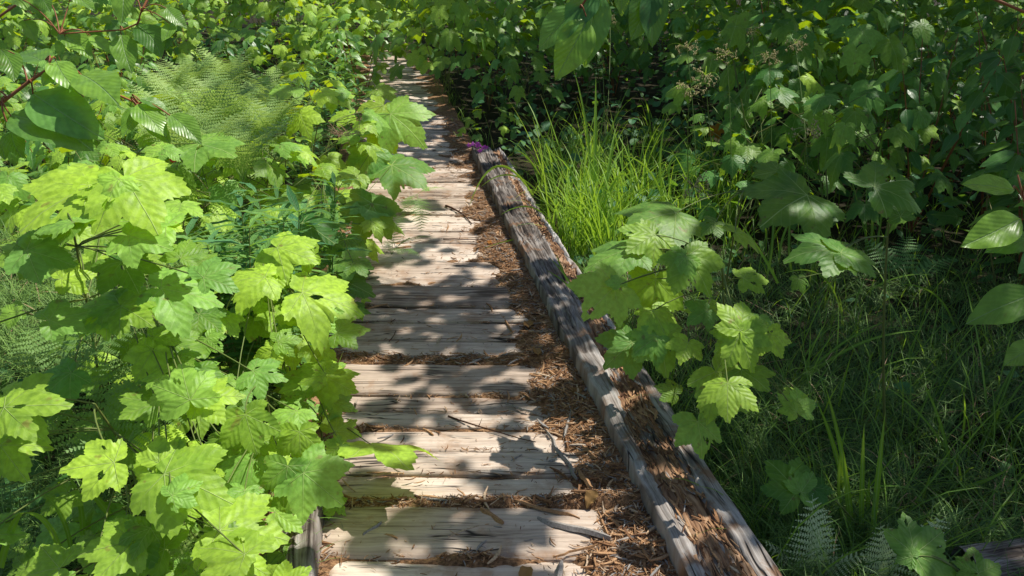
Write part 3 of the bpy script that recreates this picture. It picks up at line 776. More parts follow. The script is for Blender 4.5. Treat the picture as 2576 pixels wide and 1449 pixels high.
hero_plant(T, 'low dark-leaved thimbleberry behind the fern at the bottom right', 'shrub', (1.3, 1.65), [
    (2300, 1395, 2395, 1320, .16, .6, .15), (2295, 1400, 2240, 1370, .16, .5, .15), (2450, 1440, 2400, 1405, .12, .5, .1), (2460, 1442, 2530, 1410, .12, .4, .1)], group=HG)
# dogwood
D = 'dogwood_shrub'; DG = 'dogwood branches around the view'
br = [at_d(-300, 700, 1.6), at_d(-60, 310, 1.5), at_d(20, 246, 1.46), at_d(70, 208, 1.45), at_d(118, 175, 1.45), at_d(205, 190, 1.47), at_d(300, 240, 1.5), at_d(350, 262, 1.5)]
hero_plant(D, 'dogwood with a red stem and big glossy oval leaves at the upper left edge', 'shrub', (-1.7, 1.4), [
    (110, 160, 2, 105, 1.46, .5, .2), (2, 125, 36, 206, 1.46, 1.2, .1), (112, 150, 155, 185, 1.46, .5, 1), (140, 152, 212, 228, 1.46, .6, 1.0), (150, 185, 100, 205, 1.46, .3, .8),
    (205, 188, 348, 265, 1.46, .4, .95), (82, 236, 250, 316, 1.46, 1.0, .5), (28, 292, 222, 357, 1.46, .9, .05), (345, 262, 418, 326, 1.46, .9, .8), (345, 268, 303, 334, 1.46, 1.1, .4),
    (352, 250, 425, 270, 1.46, .5, .3), (430, 290, 502, 342, 1.46, .9, .2), (-60, 250, 25, 262, 1.46, .8, .3), (-20, 330, 12, 400, 1.46, 1.0, .6), (30, 330, 60, 400, 1.46, .8, .1), (370, 320, 425, 350, 1.46, .7, .3)],
    kind='oval', group=DG, stem_mat='redstem', depth=True, branch=br, stem_r=.0045)
br = [at_d(430, -260, 2.1), at_d(400, -60, 2.05), at_d(355, 30, 2.0), at_d(345, 60, 2.0), at_d(310, 75, 2.0), at_d(150, 85, 1.95)]
hero_plant(D, 'dogwood with pale drooping leaves hanging in at the top left', 'shrub', (-2.9, 2.4), [
    (310, -30, 296, 55, 2.0, 1.4, .2), (345, 62, 402, 132, 2.0, 1.4, 0.0), (305, 88, 330, 178, 2.0, 1.3, .3), (58, 50, 90, 100, 2.0, 1.2, .3), (150, 84, 230, 137, 2.0, .9, .4),
    (385, 36, 445, 56, 2.0, .8, .2), (420, 20, 468, 58, 2.0, 1.2, .1), (100, -20, 130, 36, 2.0, 1.0, .4), (10, -20, 90, 12, 2.0, .9, .3), (230, 90, 280, 125, 2.0, .8, .6),
    (160, 95, 140, 135, 2.0, 1.2, .9), (430, 60, 400, 100, 2.0, .9, .3), (180, -30, 240, 20, 2.0, .8, .3)], kind='oval', group=DG, stem_mat='redstem', depth=True, branch=br, stem_r=.004)
br = [at_d(1900, -260, 1.9), at_d(1640, -110, 1.7), at_d(1560, -60, 1.6), at_d(1500, -25, 1.55), at_d(1460, 20, 1.5)]
hero_plant(D, 'dogwood twig with large hanging leaves at the top centre', 'shrub', (3.0, .9), [
    (1500, -25, 1422, 88, 1.5, 2.2, .15), (1455, 20, 1348, 130, 1.5, 1.8, .35), (1478, 50, 1397, 203, 1.5, 2.2, .9), (1508, -15, 1471, 177, 1.5, 2.6, .3), (1565, -40, 1566, 44, 1.5, 2.0, .3),
    (1640, -40, 1588, 106, 1.5, 2.2, .1), (1655, -35, 1645, 126, 1.5, 2.4, .05), (1720, -60, 1700, 30, 1.5, 2.0, .1), (1590, -60, 1600, 10, 1.5, 2.0, .4), (1210, -60, 1190, 12, 1.5, 2.0, .3)],
    kind='oval', group=DG, stem_mat='redstem', depth=True, branch=br, stem_r=.004)
br = [at_z(2760, 900, .75), at_z(2700, 740, .95), at_z(2620, 620, 1.06), at_z(2575, 500, 1.16), at_z(2560, 440, 1.2)]
hero_plant(D, 'dogwood with broad smooth leaves reaching in at the right edge', 'shrub', (1.9, 1.8), [
    (2568, 550, 2415, 618, 1.10, .9, .7), (2600, 600, 2480, 620, 1.06, .6, .6), (2605, 738, 2436, 808, .95, 1.0, .5), (2552, 478, 2418, 450, 1.2, .6, .75), (2600, 470, 2560, 420, 1.2, .8, .7),
    (2610, 870, 2525, 920, .82, .8, .5), (2620, 640, 2560, 690, 1.0, .8, .2)], kind='oval', group=DG, stem_mat='redstem', branch=br, stem_r=.004)

# ------------------------------------------------------------------ prototypes for repeated plants (kept as shared meshes)
def proto_thimble(k, nl, hgt, spread, seg, rings, far=False, tn=.6):
    r = random.Random(100 + k); fol = MB(); stm = MB()
    nst = 3 if not far else 2; tops = []
    for s in range(nst):
        a = r.uniform(0, 2 * pi); tops.append(Vector((cos(a) * spread * .35, sin(a) * spread * .35, hgt * r.uniform(.75, 1))))
        tube(stm, curve_pts(Vector((0, 0, -.03)), tops[-1], .0, .03, 5), .006, .003, 5, r.random())
    for i in range(nl):
        t = tops[i % nst]; a = i * 2.4 + r.uniform(-.5, .5); q = (i + .5) / nl
        rad = spread * (.18 + .52 * sqrt(q)) ; z = hgt * (1.03 - .55 * q ** 1.4) + r.uniform(-.05, .05)
        P = Vector((t.x * .5 + cos(a) * rad, t.y * .5 + sin(a) * rad, z))
        out = Vector((cos(a), sin(a), 0))
        nn = (Vector((0, -.28, 1)) + out * r.uniform(.05, .55) + Vector((r.uniform(-.2, .2), r.uniform(-.2, .2), 0))).normalized()
        d = out + Vector((r.uniform(-.5, .5), r.uniform(-.7, .3), 0))
        palm_leaf(fol, frame(P, nn, d), (r.uniform(.085, .15) if not far else r.uniform(.11, .18)), r, seg=seg, rings=rings, tint=min(1, max(0, r.gauss(tn, .22))), droop=r.uniform(.15, .6), fold=.14)
        if not far: tube(stm, curve_pts(Vector((t.x * (z / hgt) * .8, t.y * (z / hgt) * .8, max(.02, z - .14))), P, .01, 0, 4), .0025, .0018, 4, r.random())
    return ('thimbleberry_shrub', [('foliage', fol.mesh('thimbleberry_foliage', M['thimble'])), ('stem', stm.mesh('thimbleberry_stem', M['stem']))])
def proto_dogwood(k, nb, hgt, tn=.5):
    r = random.Random(200 + k); fol = MB(); stm = MB()
    for s in range(nb):
        a = s * 2 * pi / nb + r.uniform(-.4, .4); lean = r.uniform(.25, .5) * hgt
        top = Vector((cos(a) * lean, sin(a) * lean, hgt * r.uniform(.7, 1)))
        pts = curve_pts(Vector((0, 0, -.03)), top, .05, 0, 9); tube(stm, pts, .006, .0025, 5, r.random())
        for i in range(2, 9):
            for sg in (-1, 1):
                b = a + sg * (1.2 + r.uniform(-.3, .4)) if i < 8 else a + sg * .4
                d = Vector((cos(b), sin(b), r.uniform(-.3, .15)))
                P = pts[i] + d * .03
                oval_leaf(fol, frame(P, Vector((cos(b) * .25 + r.uniform(-.15, .15), sin(b) * .25 - .3, 1)), d), r.uniform(.11, .18), r, wid=.28, rows=7, cols=4, tint=min(1, max(0, r.gauss(tn, .2))), droop=r.uniform(.2, .6), fold=.3)
    return ('dogwood_shrub', [('foliage', fol.mesh('dogwood_foliage', M['dogwood'])), ('stem', stm.mesh('dogwood_stem', M['redstem']))])
def proto_willow(k, ns, hgt, big=1.0):
    r = random.Random(300 + k); fol = MB(); stm = MB()
    for s in range(ns):
        a = r.uniform(0, 2 * pi); top = Vector((cos(a) * .14, sin(a) * .14, hgt * r.uniform(.75, 1)))
        pts = curve_pts(Vector((cos(a) * .05, sin(a) * .05, -.03)), top, 0, .02, 13); tube(stm, pts, .004, .0015, 5, r.random())
        for i in range(3, 13):
            for sg in range(3):
                b = i * 2.1 + sg * 2.1 + r.uniform(-.3, .3); d = Vector((cos(b), sin(b), r.uniform(-.2, .7)))
                oval_leaf(fol, frame(pts[i], Vector((-cos(b) * .5, -sin(b) * .5, 1)), d), r.uniform(.06, .11) * big, r, wid=.085, rows=6, cols=2, tint=r.random(), droop=r.uniform(.2, .9), fold=.5)
    return ('willowherb_plant', [('foliage', fol.mesh('willowherb_foliage', M['willow'])), ('stem', stm.mesh('willowherb_stem', M['stem']))])
def proto_fern(k, nf, L, up, tint, el0=76, el1=12):
    r = random.Random(400 + k); fol = MB()
    for i in range(nf):
        az = up + i * 2 * pi / nf + r.uniform(-.3, .3)
        frond(fol, (0, 0, -.02), az, L * r.uniform(.8, 1.1), r, radians(el0 + r.uniform(-12, 12)), radians(el1 + r.uniform(-12, 12)), 12, 8, tint + r.uniform(-.25, .15), .30)
    return ('fern_plant', [('frond', fol.mesh('fern_fronds', M['fern']))])
def proto_sedge(k, nb, L, w, spread=.07, heads=0, lit=.78):
    r = random.Random(500 + k); fol = MB(); sd = MB()
    for i in range(nb):
        a = r.uniform(0, 2 * pi); q = r.random(); rr = spread * sqrt(r.random())
        kk = (r.uniform(.6, .85), radians(r.uniform(-70, -20))) if r.random() < .15 else None
        blade(fol, (cos(a) * rr, sin(a) * rr, -.03), r.uniform(0, 2 * pi), L * r.uniform(.5, 1.05), w * r.uniform(.6, 1.1), radians(r.uniform(68, 88)), radians(r.uniform(-45, 65)), min(1, max(0, r.gauss(lit, .22))), kink=kk, side=r.uniform(-.4, .4))
    return ('sedge_clump', [('blades', fol.mesh('sedge_blades', M['grass']))])

PR = {
 't': [proto_thimble(i, 30, .60 + .05 * i, .66, 38, 3) for i in range(6)],
 'T': [proto_thimble(10 + i, 30, .95, .95, 24, 2, True) for i in range(4)],
 'd': [proto_dogwood(i, 5, .85 + .1 * i) for i in range(4)],
 'rt': [proto_thimble(20 + i, 20, .75, .7, 38, 3, tn=.12) for i in range(5)],  # right-bank copies: low leaf tint deepens the shade by colour
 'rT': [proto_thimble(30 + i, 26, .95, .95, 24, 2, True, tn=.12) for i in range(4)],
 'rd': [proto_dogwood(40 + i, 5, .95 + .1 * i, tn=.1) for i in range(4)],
 'W': [proto_willow(20 + i, 5, .8, 1.75) for i in range(3)],
 'w': [proto_willow(i, 7, .55 + .08 * i) for i in range(3)],
 'f': [proto_fern(i, 12, .46, .3 * i, .75) for i in range(4)],
 'g': [proto_sedge(i, 20, 1.0, .013) for i in range(4)],
 'G': [proto_sedge(8 + i, 13, .75, .011, .05, lit=.25) for i in range(3)],  # low lit value puts shade into the blade colour
}
def place(kind, x, y, rz, sc, label, group, cat='shrub', dz=0.0, sz=None):
    if kind in 'tTd' and x > xr(y): kind = 'r' + kind  # right of the path: swap in the copies tinted dark for shade
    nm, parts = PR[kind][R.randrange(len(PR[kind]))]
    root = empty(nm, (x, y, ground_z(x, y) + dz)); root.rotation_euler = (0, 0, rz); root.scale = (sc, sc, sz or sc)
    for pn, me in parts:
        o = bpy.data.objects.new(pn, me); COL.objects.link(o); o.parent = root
    return tag(root, label, cat, group)

# ------------------------------------------------------------------ zones (where what grows)
FERN = [(370, 190), (560, 150), (720, 210), (760, 300), (700, 440), (520, 470), (440, 400), (360, 300)]
HORSE = [(-200, 640), (330, 650), (300, 740), (160, 800), (230, 860), (60, 900), (-200, 950)]
SEDGE = [(1320, 380), (1480, 300), (1820, 320), (1850, 520), (1600, 600), (1440, 660), (1370, 560)]
LOWR = [(1560, 640), (2000, 560), (2440, 480), (2460, 700), (2800, 850), (2800, 1700), (1500, 1700), (1480, 700)]
def bbox_clear(x, y, hgt, rad):
    """share of the plant's outline that falls on the path or another patch to be kept open"""
    bad = 0
    for dx, dz in ((-rad, hgt * .6), (0, hgt), (rad, hgt * .6), (-rad, .1), (rad, .1), (0, hgt * .5)):
        q = proj(Vector((x + dx, y, ground_z(x, y) + dz)))
        if inpoly(q[0], q[1], PATH): bad += 1
    return bad

def zone_label(kind, x, y, px, py):
    side = 'left' if px < 1040 else 'right'
    dist = 'near the viewer' if y < 3.6 else ('in the middle distance' if y < 8 else 'far back')
    lit = 'sunlit' if px < 1100 else 'shaded'
    nm = {'t': 'lobed-leaved thimbleberry bush', 'T': 'lobed-leaved thimbleberry bush', 'd': 'oval-leaved dogwood bush', 'w': 'narrow-leaved willowherb', 'f': 'feathery fern'}[kind]
    return '%s, %s, %s of the boardwalk, %s' % (nm, lit, side, dist)
cats = {'t': 'shrub', 'T': 'shrub', 'd': 'shrub', 'w': 'wildflower', 'f': 'fern', 'g': 'grass clump', 'G': 'grass clump'}

rows = []
y = 1.3
while y < 23:
    stp = .31 if y < 4.2 else (.52 if y < 8 else (.72 if y < 12 else 1.1)); rows.append((y, stp)); y += stp
nplants = 0
for y0, stp in rows:
    x0 = -(y0 * .72 + 1.6)
    while x0 < y0 * .72 + 1.6:
        x = x0 + R.uniform(-.35, .35) * stp; y = y0 + R.uniform(-.35, .35) * stp; x0 += stp * 1.08
        if xl(y) - (.12 if y < 6 else (-.06 if y < 9 else -.2)) < x < xr(y) + (.30 if y < 7 else (.08 if y < 9 else -.15)) and y < 15: continue
        h0 = .55 if y < 8 else .8
        px, py, zc = proj(Vector((x, y, ground_z(x, y) + h0 * .8)))
        if px < -220 or px > PW + 220 or py > PH + 260 or py < -260: continue
        gp = proj(Vector((x, y, ground_z(x, y))))
        sc = R.uniform(.8, 1.1); right = x > xr(y); zs = 1.0
        if y > 4.5: zs = R.uniform(1.1, 1.5) if right else R.uniform(1.0, 1.35)
        if y > 9.5: kind = R.choice('TTTTdw' if not right else 'TTTd'); sc = R.uniform(.85, 1.15) * (1.0 + max(0, y - 12) * .05)
        elif right:
            if inpoly(gp[0], gp[1], SEDGE) or (1300 < px < 1840 and 290 < py < 640): continue
            if inpoly(px, py, LOWR) or inpoly(gp[0], gp[1] - 60, LOWR) and y < 4.5: continue
            kind = 'd' if (px > 2150 and R.random() < .75) else R.choice('ttt' if y < 6 else 'tttT')
            if px > 2150 and y < 2.2: continue
        else:
            if inpoly(px, py, HORSE): continue
            if inpoly(px, py, FERN): kind = 'f'; sc = R.uniform(1.15, 1.5)
            elif px < 330 and py < 430: kind = R.choice('ddt')
            elif 640 < px < 960 and 60 < py < 560 and R.random() < .45: kind = 'w'
            elif py > 860 and px < 420 and R.random() < .5: kind = 'f'; sc = .7
            elif R.random() < .13: kind = 'f'; sc = .8
            else: kind = 't' if R.random() < .85 else 'w'
            if y < 3.4: zs = .55 + .14 * (y - 1.3)
        hh = {'t': .65, 'T': .95, 'd': 1.0, 'w': .6, 'f': .4}[kind]; rr = {'t': .38, 'T': .6, 'd': .5, 'w': .2, 'f': .42}[kind]
        tries = 0
        while bbox_clear(x, y, hh * sc * zs, rr * sc) > (2 if y > 8.5 else (1 if y > 6 else 0)) and tries < 5: sc *= .82; tries += 1
        if tries >= 5: continue
        if sc < .35: continue
        place(kind, x, y, R.uniform(-.7, .7) if kind != 'f' else R.uniform(0, 6), sc, zone_label(kind, x, y, px, py), zone_label(kind, x, y, px, py).replace(' with', 's with', 1) if 0 else 'plants: ' + zone_label(kind, x, y, px, py), cats[kind], sz=sc * (zs if kind != 'f' else 1)); nplants += 1
print('plants', nplants)

# taller bushes closing the view behind the end of the boardwalk
for i in range(15):
    x = -11 + i * 1.6 + R.uniform(-.3, .3); y = 17.5 + R.uniform(-1.2, 1.2)
    place('T', x, y, R.uniform(-.7, .7), 1.9, 'tall thimbleberry bush in the leafy screen behind the end of the boardwalk', 'tall bushes closing the view at the far end', 'shrub', sz=3.0)
for x, y, s in ((-2.6, 15.4, 1.1), (-1.9, 16.2, 1.2), (-3.3, 15.8, 1.15), (-1.2, 15.2, 1.0)):
    place('T', x, y, R.uniform(-.7, .7), s, 'thimbleberry bush standing across the path where the boardwalk ends', 'bushes at the end of the boardwalk', 'shrub')

for px, py, h, sc, lab in ((600, 500, .85, 1.0, 'willowherb with long drooping blue-green leaves just left of the shaded thimbleberry'), (700, 490, .8, 1.0, 'willowherb with long narrow leaves behind the shaded thimbleberry by the path'), (530, 520, .8, .9, 'willowherb rising beside the bright yellow-green leaves'),
        (760, 430, .8, .9, 'willowherb with fine leaves below the dry pink stalks'), (830, 150, .8, 1.0, 'tall willowherb far up the left bank'), (650, 590, .7, .8, 'low willowherb above the middle of the left bank'), (880, 190, .7, .9, 'willowherb by the far left path edge')):
    P = at_z(px, py, h); o = place('W', P.x, P.y, R.uniform(0, 6), sc, lab, 'willowherbs on the left bank', 'wildflower'); o.location.z = h - .80 * sc

# sedge patch in the sun, right of the beam
for i in range(50):
    for _ in range(30):
        px = R.uniform(1310, 1850); py = R.uniform(400, 700)
        P = at_z(px, py, -.2)
        if inpoly(px, py - 60, SEDGE) and P.x > xr(P.y) + .30: break
    place('g', P.x, P.y, R.uniform(0, 6), R.uniform(.65, 1.05), 'bright green sedge clump in the sunny patch beside the beam', 'sedge clumps in the sunny patch', 'grass clump')
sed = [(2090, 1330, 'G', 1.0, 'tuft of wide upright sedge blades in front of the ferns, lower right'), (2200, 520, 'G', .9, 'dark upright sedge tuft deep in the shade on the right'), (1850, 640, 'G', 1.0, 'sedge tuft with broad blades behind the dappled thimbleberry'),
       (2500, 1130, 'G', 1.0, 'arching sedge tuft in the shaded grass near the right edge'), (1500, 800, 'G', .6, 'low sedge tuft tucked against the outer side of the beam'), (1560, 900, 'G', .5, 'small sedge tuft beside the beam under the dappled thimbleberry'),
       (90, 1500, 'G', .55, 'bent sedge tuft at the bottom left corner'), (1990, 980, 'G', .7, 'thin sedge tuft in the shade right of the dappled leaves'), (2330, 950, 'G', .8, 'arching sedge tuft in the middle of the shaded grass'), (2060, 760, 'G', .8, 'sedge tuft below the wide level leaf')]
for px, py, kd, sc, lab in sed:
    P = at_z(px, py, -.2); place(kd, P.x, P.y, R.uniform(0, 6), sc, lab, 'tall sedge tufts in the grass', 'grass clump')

# bulrush stalks with nodding seed heads
def bulrush(bx, by, heads, label):
    root = empty('bulrush', (bx, by, ground_z(bx, by))); tag(root, label, 'bulrush', 'bulrushes with seed heads'); off = root.location.copy()
    st_, sh, lf = MB(), MB(), MB()
    for hx, hy, hz in heads:
        sh = MB(); H = at_z(hx, hy, hz); tube(st_, curve_pts(off + Vector((R.uniform(-.03, .03), R.uniform(-.03, .03), 0)), H, 0, .03, 9), .0032, .0020, 5, .2)
        for i in range(15):
            a = R.uniform(0, 2 * pi); el = R.uniform(-.2, 1.2); L = R.uniform(.03, .085)
            d = Vector((cos(a) * cos(el), sin(a) * cos(el), sin(el))); pts = []
            p = H.copy()
            for q in range(6): pts.append(p.copy()); d = (d + Vector((0, 0, -.22))).normalized(); p += d * L / 5
            tube(sh, pts, .0011, .0008, 4, .9)
            for q in range(7):
                c = pts[-1] + Vector((R.gauss(0, .006), R.gauss(0, .006), R.gauss(0, .007))); z = R.uniform(.0022, .0042)
                vs = [c + Vector(v) * z for v in ((1, 0, 0), (0, 1, 0), (-1, 0, 0), (0, -1, 0), (0, 0, 1.7), (0, 0, -1.7))]
                sh.add(vs, [(0, 1, 4), (1, 2, 4), (2, 3, 4), (3, 0, 4), (1, 0, 5), (2, 1, 5), (3, 2, 5), (0, 3, 5)], [(0, 0)] * 6, R.random())
        bt = MB()
        for q in range(3): blade(bt, H, R.uniform(0, 6), R.uniform(.08, .18), .004, radians(R.uniform(10, 60)), radians(-60), .7, 6)
        sh.build('seed_head', M['seed'], root, off=off); bt.build('bract', M['grass'], root, off=off)
    for q in range(4): blade(lf, off, R.uniform(0, 6), R.uniform(.4, .7), .009, radians(85), radians(R.uniform(0, 60)), .5, 9)
    st_.build('stem', M['stem'], root, off=off); lf.build('blades', M['grass'], root, off=off)
b1 = gxy(1760, 620); b2 = gxy(1840, 640); b3 = gxy(1930, 640); b4 = gxy(2040, 700); b5 = gxy(1505, 560)
bulrush(*b1, [(1735, 225, .98), (1728, 120, 1.08), (1745, 470, .66)], 'bulrush with a drooping straw-coloured seed head nearest the sunny sedge')
bulrush(*b2, [(1828, 140, 1.05), (1775, 190, 1.0)], 'bulrush with spreading seed heads behind the dappled leaves')
bulrush(*b3, [(1935, 145, 1.05), (1890, 80, 1.1)], 'bulrush with two pale seed heads at the right of the group')
bulrush(*b4, [(2000, 110, 1.08), (2030, 325, .85)], 'bulrush with a dark rusty seed head against the deep shade')
bulrush(*b5, [(1510, 100, 1.02), (1535, 50, 1.06)], 'bulrush with a seed head beside the hanging dogwood leaves')

# sedge blades placed one by one, each along its own bends
def tuft(label, z, blades, group='tall sedge tufts in the grass'):
    x0, y0 = blades[0][0][0]; O = at_z(x0, y0, z); root = empty('sedge_tuft', (O.x, O.y, ground_z(O.x, O.y))); tag(root, label, 'grass clump', group); off = root.location.copy()
    for pts, wd, tn in blades:
        P0 = at_z(pts[0][0], pts[0][1], z); zc = proj(P0)[2]
        W = [P0] + [at_d(px, py, zc - .04 * (i + 1)) for i, (px, py) in enumerate(pts[1:])]
        if len(W) == 2: W = [W[0], (W[0] + W[1]) / 2 + Vector((R.uniform(-.01, .01), .02, 0)), W[1]]
        # quadratic through the points
        N = 12; C = []
        for i in range(N + 1):
            t = i / N; a = W[0]; c = W[2] if len(W) > 2 else W[-1]; m = W[1] * 2 - (a + c) / 2
            C.append(a * (1 - t) ** 2 + m * 2 * t * (1 - t) + c * t * t)
        mb = MB(); vs = []; uv = []
        for i, p in enumerate(C):
            d = (C[min(i + 1, N)] - C[max(i - 1, 0)]).normalized(); v = (p - CAM).normalized(); sd = d.cross(v).normalized(); nn = sd.cross(d)
            sd = (sd + nn * .35 * sin(x0 + i * .15)).normalized()
            t = i / N; w = wd * (1 - max(0, (t - .5) / .5) ** 1.8) + .0006
            vs += [p - sd * w * .5, p + nn * w * .15, p + sd * w * .5]; uv += [(0, t * .85), (.5, t * .85), (1, t * .85)]
        mb.add(vs, [q for i in range(N) for q in ((i * 3, i * 3 + 1, i * 3 + 4, i * 3 + 3), (i * 3 + 1, i * 3 + 2, i * 3 + 5, i * 3 + 4))], uv, tn)
        mb.build('blade', M['grass'], root, off=off)
tuft('upright fan of broad striped sedge blades between the two pale ferns, lower right', -.18, [([(2167, 1416), (2168, 1240), (2174, 1063)], .014, .55), ([(2187, 1432), (2205, 1240), (2227, 1036)], .016, .6), ([(2184, 1400), (2187, 1199)], .013, .5),
    ([(2150, 1416), (2125, 1180), (2074, 966)], .014, .6), ([(2140, 1330), (2105, 1150), (2054, 1009)], .014, .5), ([(2145, 1400), (2110, 1230), (2133, 1062)], .009, .3), ([(2155, 1420), (2135, 1300), (2120, 1130)], .009, .4)])
tuft('pair of bent sedge blades crossing the shaded ground near the right edge', -.15, [([(2284, 1263), (2433, 1226), (2550, 1173)], .014, .6), ([(2230, 1093), (2310, 1140), (2387, 1186)], .008, .7), ([(2397, 1216), (2370, 1080), (2323, 966)], .010, .35), ([(2395, 1180), (2330, 1060), (2210, 960)], .007, .4)])
tuft('long arching sedge blades in the shaded grass right of the dappled leaves', -.1, [([(2017, 966), (2150, 870), (2313, 831)], .012, .5), ([(2010, 970), (2110, 870), (2243, 803)], .010, .35), ([(2184, 733), (2260, 697), (2343, 691)], .009, .5), ([(2114, 783), (2060, 690), (1957, 693)], .009, .45), ([(2400, 820), (2350, 740), (2260, 715)], .009, .5)])
tuft('sedge tuft with one sun-caught drooping blade behind the dappled thimbleberry', .1, [([(1957, 713), (1917, 640), (1857, 553)], .012, .9), ([(2084, 650), (2037, 583), (2010, 490)], .014, .35), ([(1960, 650), (1985, 560), (2045, 500)], .012, .35), ([(1930, 690), (1945, 580), (1940, 440)], .012, .2), ([(1990, 680), (1985, 600), (1995, 500)], .012, .2)])
tuft('bundle of straight sedge blades deep in the shade on the right', -.1, [([(2195, 640), (2200, 480), (2233, 283)], .016, .5), ([(2190, 640), (2170, 560), (2130, 400)], .010, .4), ([(2205, 640), (2215, 560), (2225, 500)], .012, .4), ([(2180, 640), (2178, 560), (2182, 430)], .011, .3), ([(2210, 645), (2235, 560), (2240, 470)], .012, .3), ([(2350, 560), (2290, 430), (2330, 330)], .008, .4)])
tuft('tallest bright sedge blades standing out of the sunny patch below the hanging leaves', .0, [([(1492, 560), (1497, 380), (1499, 190)], .026, .95), ([(1490, 560), (1478, 340), (1439, 163)], .014, .8), ([(1470, 570), (1440, 440), (1400, 400)], .014, .9), ([(1500, 580), (1560, 440), (1600, 520)], .014, .8), ([(1480, 560), (1530, 430), (1545, 330)], .012, .8)], 'sedge clumps in the sunny patch')
tuft('bright sedge with a sharply bent blade in the sunny patch, nearest the bulrushes', .0, [([(1690, 560), (1660, 430), (1681, 283)], .016, .9), ([(1700, 560), (1690, 400), (1780, 420)], .012, .8), ([(1680, 570), (1640, 440), (1560, 390)], .014, .85), ([(1710, 570), (1740, 440), (1830, 400)], .013, .7), ([(1700, 590), (1720, 480), (1745, 380)], .012, .7)], 'sedge clumps in the sunny patch')
tuft('yellowish sedge arching across the far end of the beam', .05, [([(1340, 490), (1252, 418), (1180, 520)], .016, .95), ([(1350, 480), (1280, 440), (1210, 470)], .010, .9), ([(1380, 480), (1330, 400), (1290, 380)], .010, .9), ([(1400, 600), (1310, 600), (1215, 625)], .007, .8), ([(1390, 560), (1330, 520), (1260, 540)], .008, .9)], 'sedge clumps in the sunny patch')
tuft('sedge blades sweeping down along the outer side of the beam', -.05, [([(1480, 800), (1440, 720), (1385, 650)], .010, .4), ([(1500, 830), (1450, 740), (1375, 680)], .009, .3), ([(1470, 790), (1420, 690), (1400, 640)], .010, .5), ([(1520, 800), (1480, 700), (1420, 640)], .009, .3)])
tuft('sedge with a sharply folded blade at the bottom left corner', .2, [([(0, 1430), (30, 1330), (60, 1290)], .016, .95), ([(160, 1420), (120, 1320), (58, 1290)], .012, .9), ([(283, 1306), (240, 1250), (197, 1210)], .016, .7), ([(207, 1346), (200, 1260), (170, 1193)], .012, .5), ([(180, 1400), (160, 1310), (110, 1240)], .010, .5)])

# ferns placed one by one
def fern(name, label, px, py, z, fr, mat='fern'):
    P = at_z(px, py, z); P.z = z
    root = empty('fern', P); tag(root, label, 'fern', 'ferns beside the boardwalk')
    for (az, L, e0, e1, tn, pairs, wid, roll) in fr:
        mb = MB(); frond(mb, P, radians(az), L, R, radians(e0), radians(e1), pairs, 10, tn, wid, roll); mb.build('frond', M[mat], root, off=P)
fern('fern', 'small curled fern growing from the left plank ends over the sunny boards', 985, 640, .03, [(150, .20, 60, -30, .35, 11, .32, 0), (200, .16, 60, -20, .2, 11, .32, 0), (70, .30, 55, -30, .5, 13, .25, .2), (110, .22, 40, -40, .25, 12, .28, 0), (20, .28, 75, 20, .5, 12, .28, 0), (-30, .15, 50, -20, .3, 12, .25, 0)])
fern('fern', 'bright narrow fern hanging down over the sunny boards', 1048, 490, .28, [(165, .30, 0, -85, .35, 13, .34, 0), (205, .20, 10, -80, .3, 12, .34, 0), (60, .22, 30, -30, .85, 14, .24, 0)])
fern('fern', 'pale fern with upright triangular fronds at the bottom right', 2030, 1500, -.15, [(-15, .33, 88, 70, 1.1, 11, .34, 0), (20, .29, 85, 65, 1.1, 11, .32, 0), (100, .24, 75, 30, 1.0, 10, .34, 0), (-70, .22, 70, 20, 1.0, 10, .34, 0)], 'palefern')
fern('fern', 'pale fern with a horizontal comb-like frond, bottom right', 2200, 1520, -.15, [(65, .34, 75, 25, 1.2, 11, .40, .4), (10, .26, 85, 75, 1.0, 10, .32, 0), (-10, .26, 85, 70, 1.0, 10, .32, 0)], 'palefern')
fern('fern', 'yellowing fern poking up between the lowest left leaves', 440, 1470, .25, [(40, .18, 70, 20, 1.2, 8, .30, 0), (-30, .22, 60, 0, 1.3, 8, .3, .3), (80, .2, 60, 10, 1.15, 8, .3, 0), (0, .2, 80, 50, 1.2, 8, .28, 0)])
fern('fern', 'grey-green fern with broad fronds among the lower left leaves', 270, 1180, .42, [(-20, .34, 55, 5, .35, 9, .36, .2), (20, .36, 60, 5, .4, 9, .36, -.2), (60, .32, 50, 0, .35, 9, .36, 0), (-70, .3, 50, 5, .35, 9, .36, 0)])
fern('fern', 'fern with blue-green fronds above the lower left leaves', 130, 1010, .52, [(10, .30, 55, 5, .3, 9, .34, .2), (50, .32, 50, 5, .35, 9, .34, 0), (-40, .28, 50, 5, .35, 9, .34, 0)])
fern('fern', 'fern with dark shaded fronds in the right-hand grass', 2270, 720, .05, [(-30, .35, 55, 0, .1, 9, .34, .2), (20, .36, 55, 5, .1, 9, .34, 0), (80, .32, 50, 0, .15, 9, .34, 0)])
fern('fern', 'upright pale ferns under the dogwood, left edge', 200, 560, .62, [(-10, .30, 80, 30, .9, 9, .24, .3), (25, .30, 80, 40, .85, 9, .24, -.2), (-50, .26, 70, 20, .9, 9, .24, 0), (70, .26, 60, 10, .8, 9, .24, 0)])
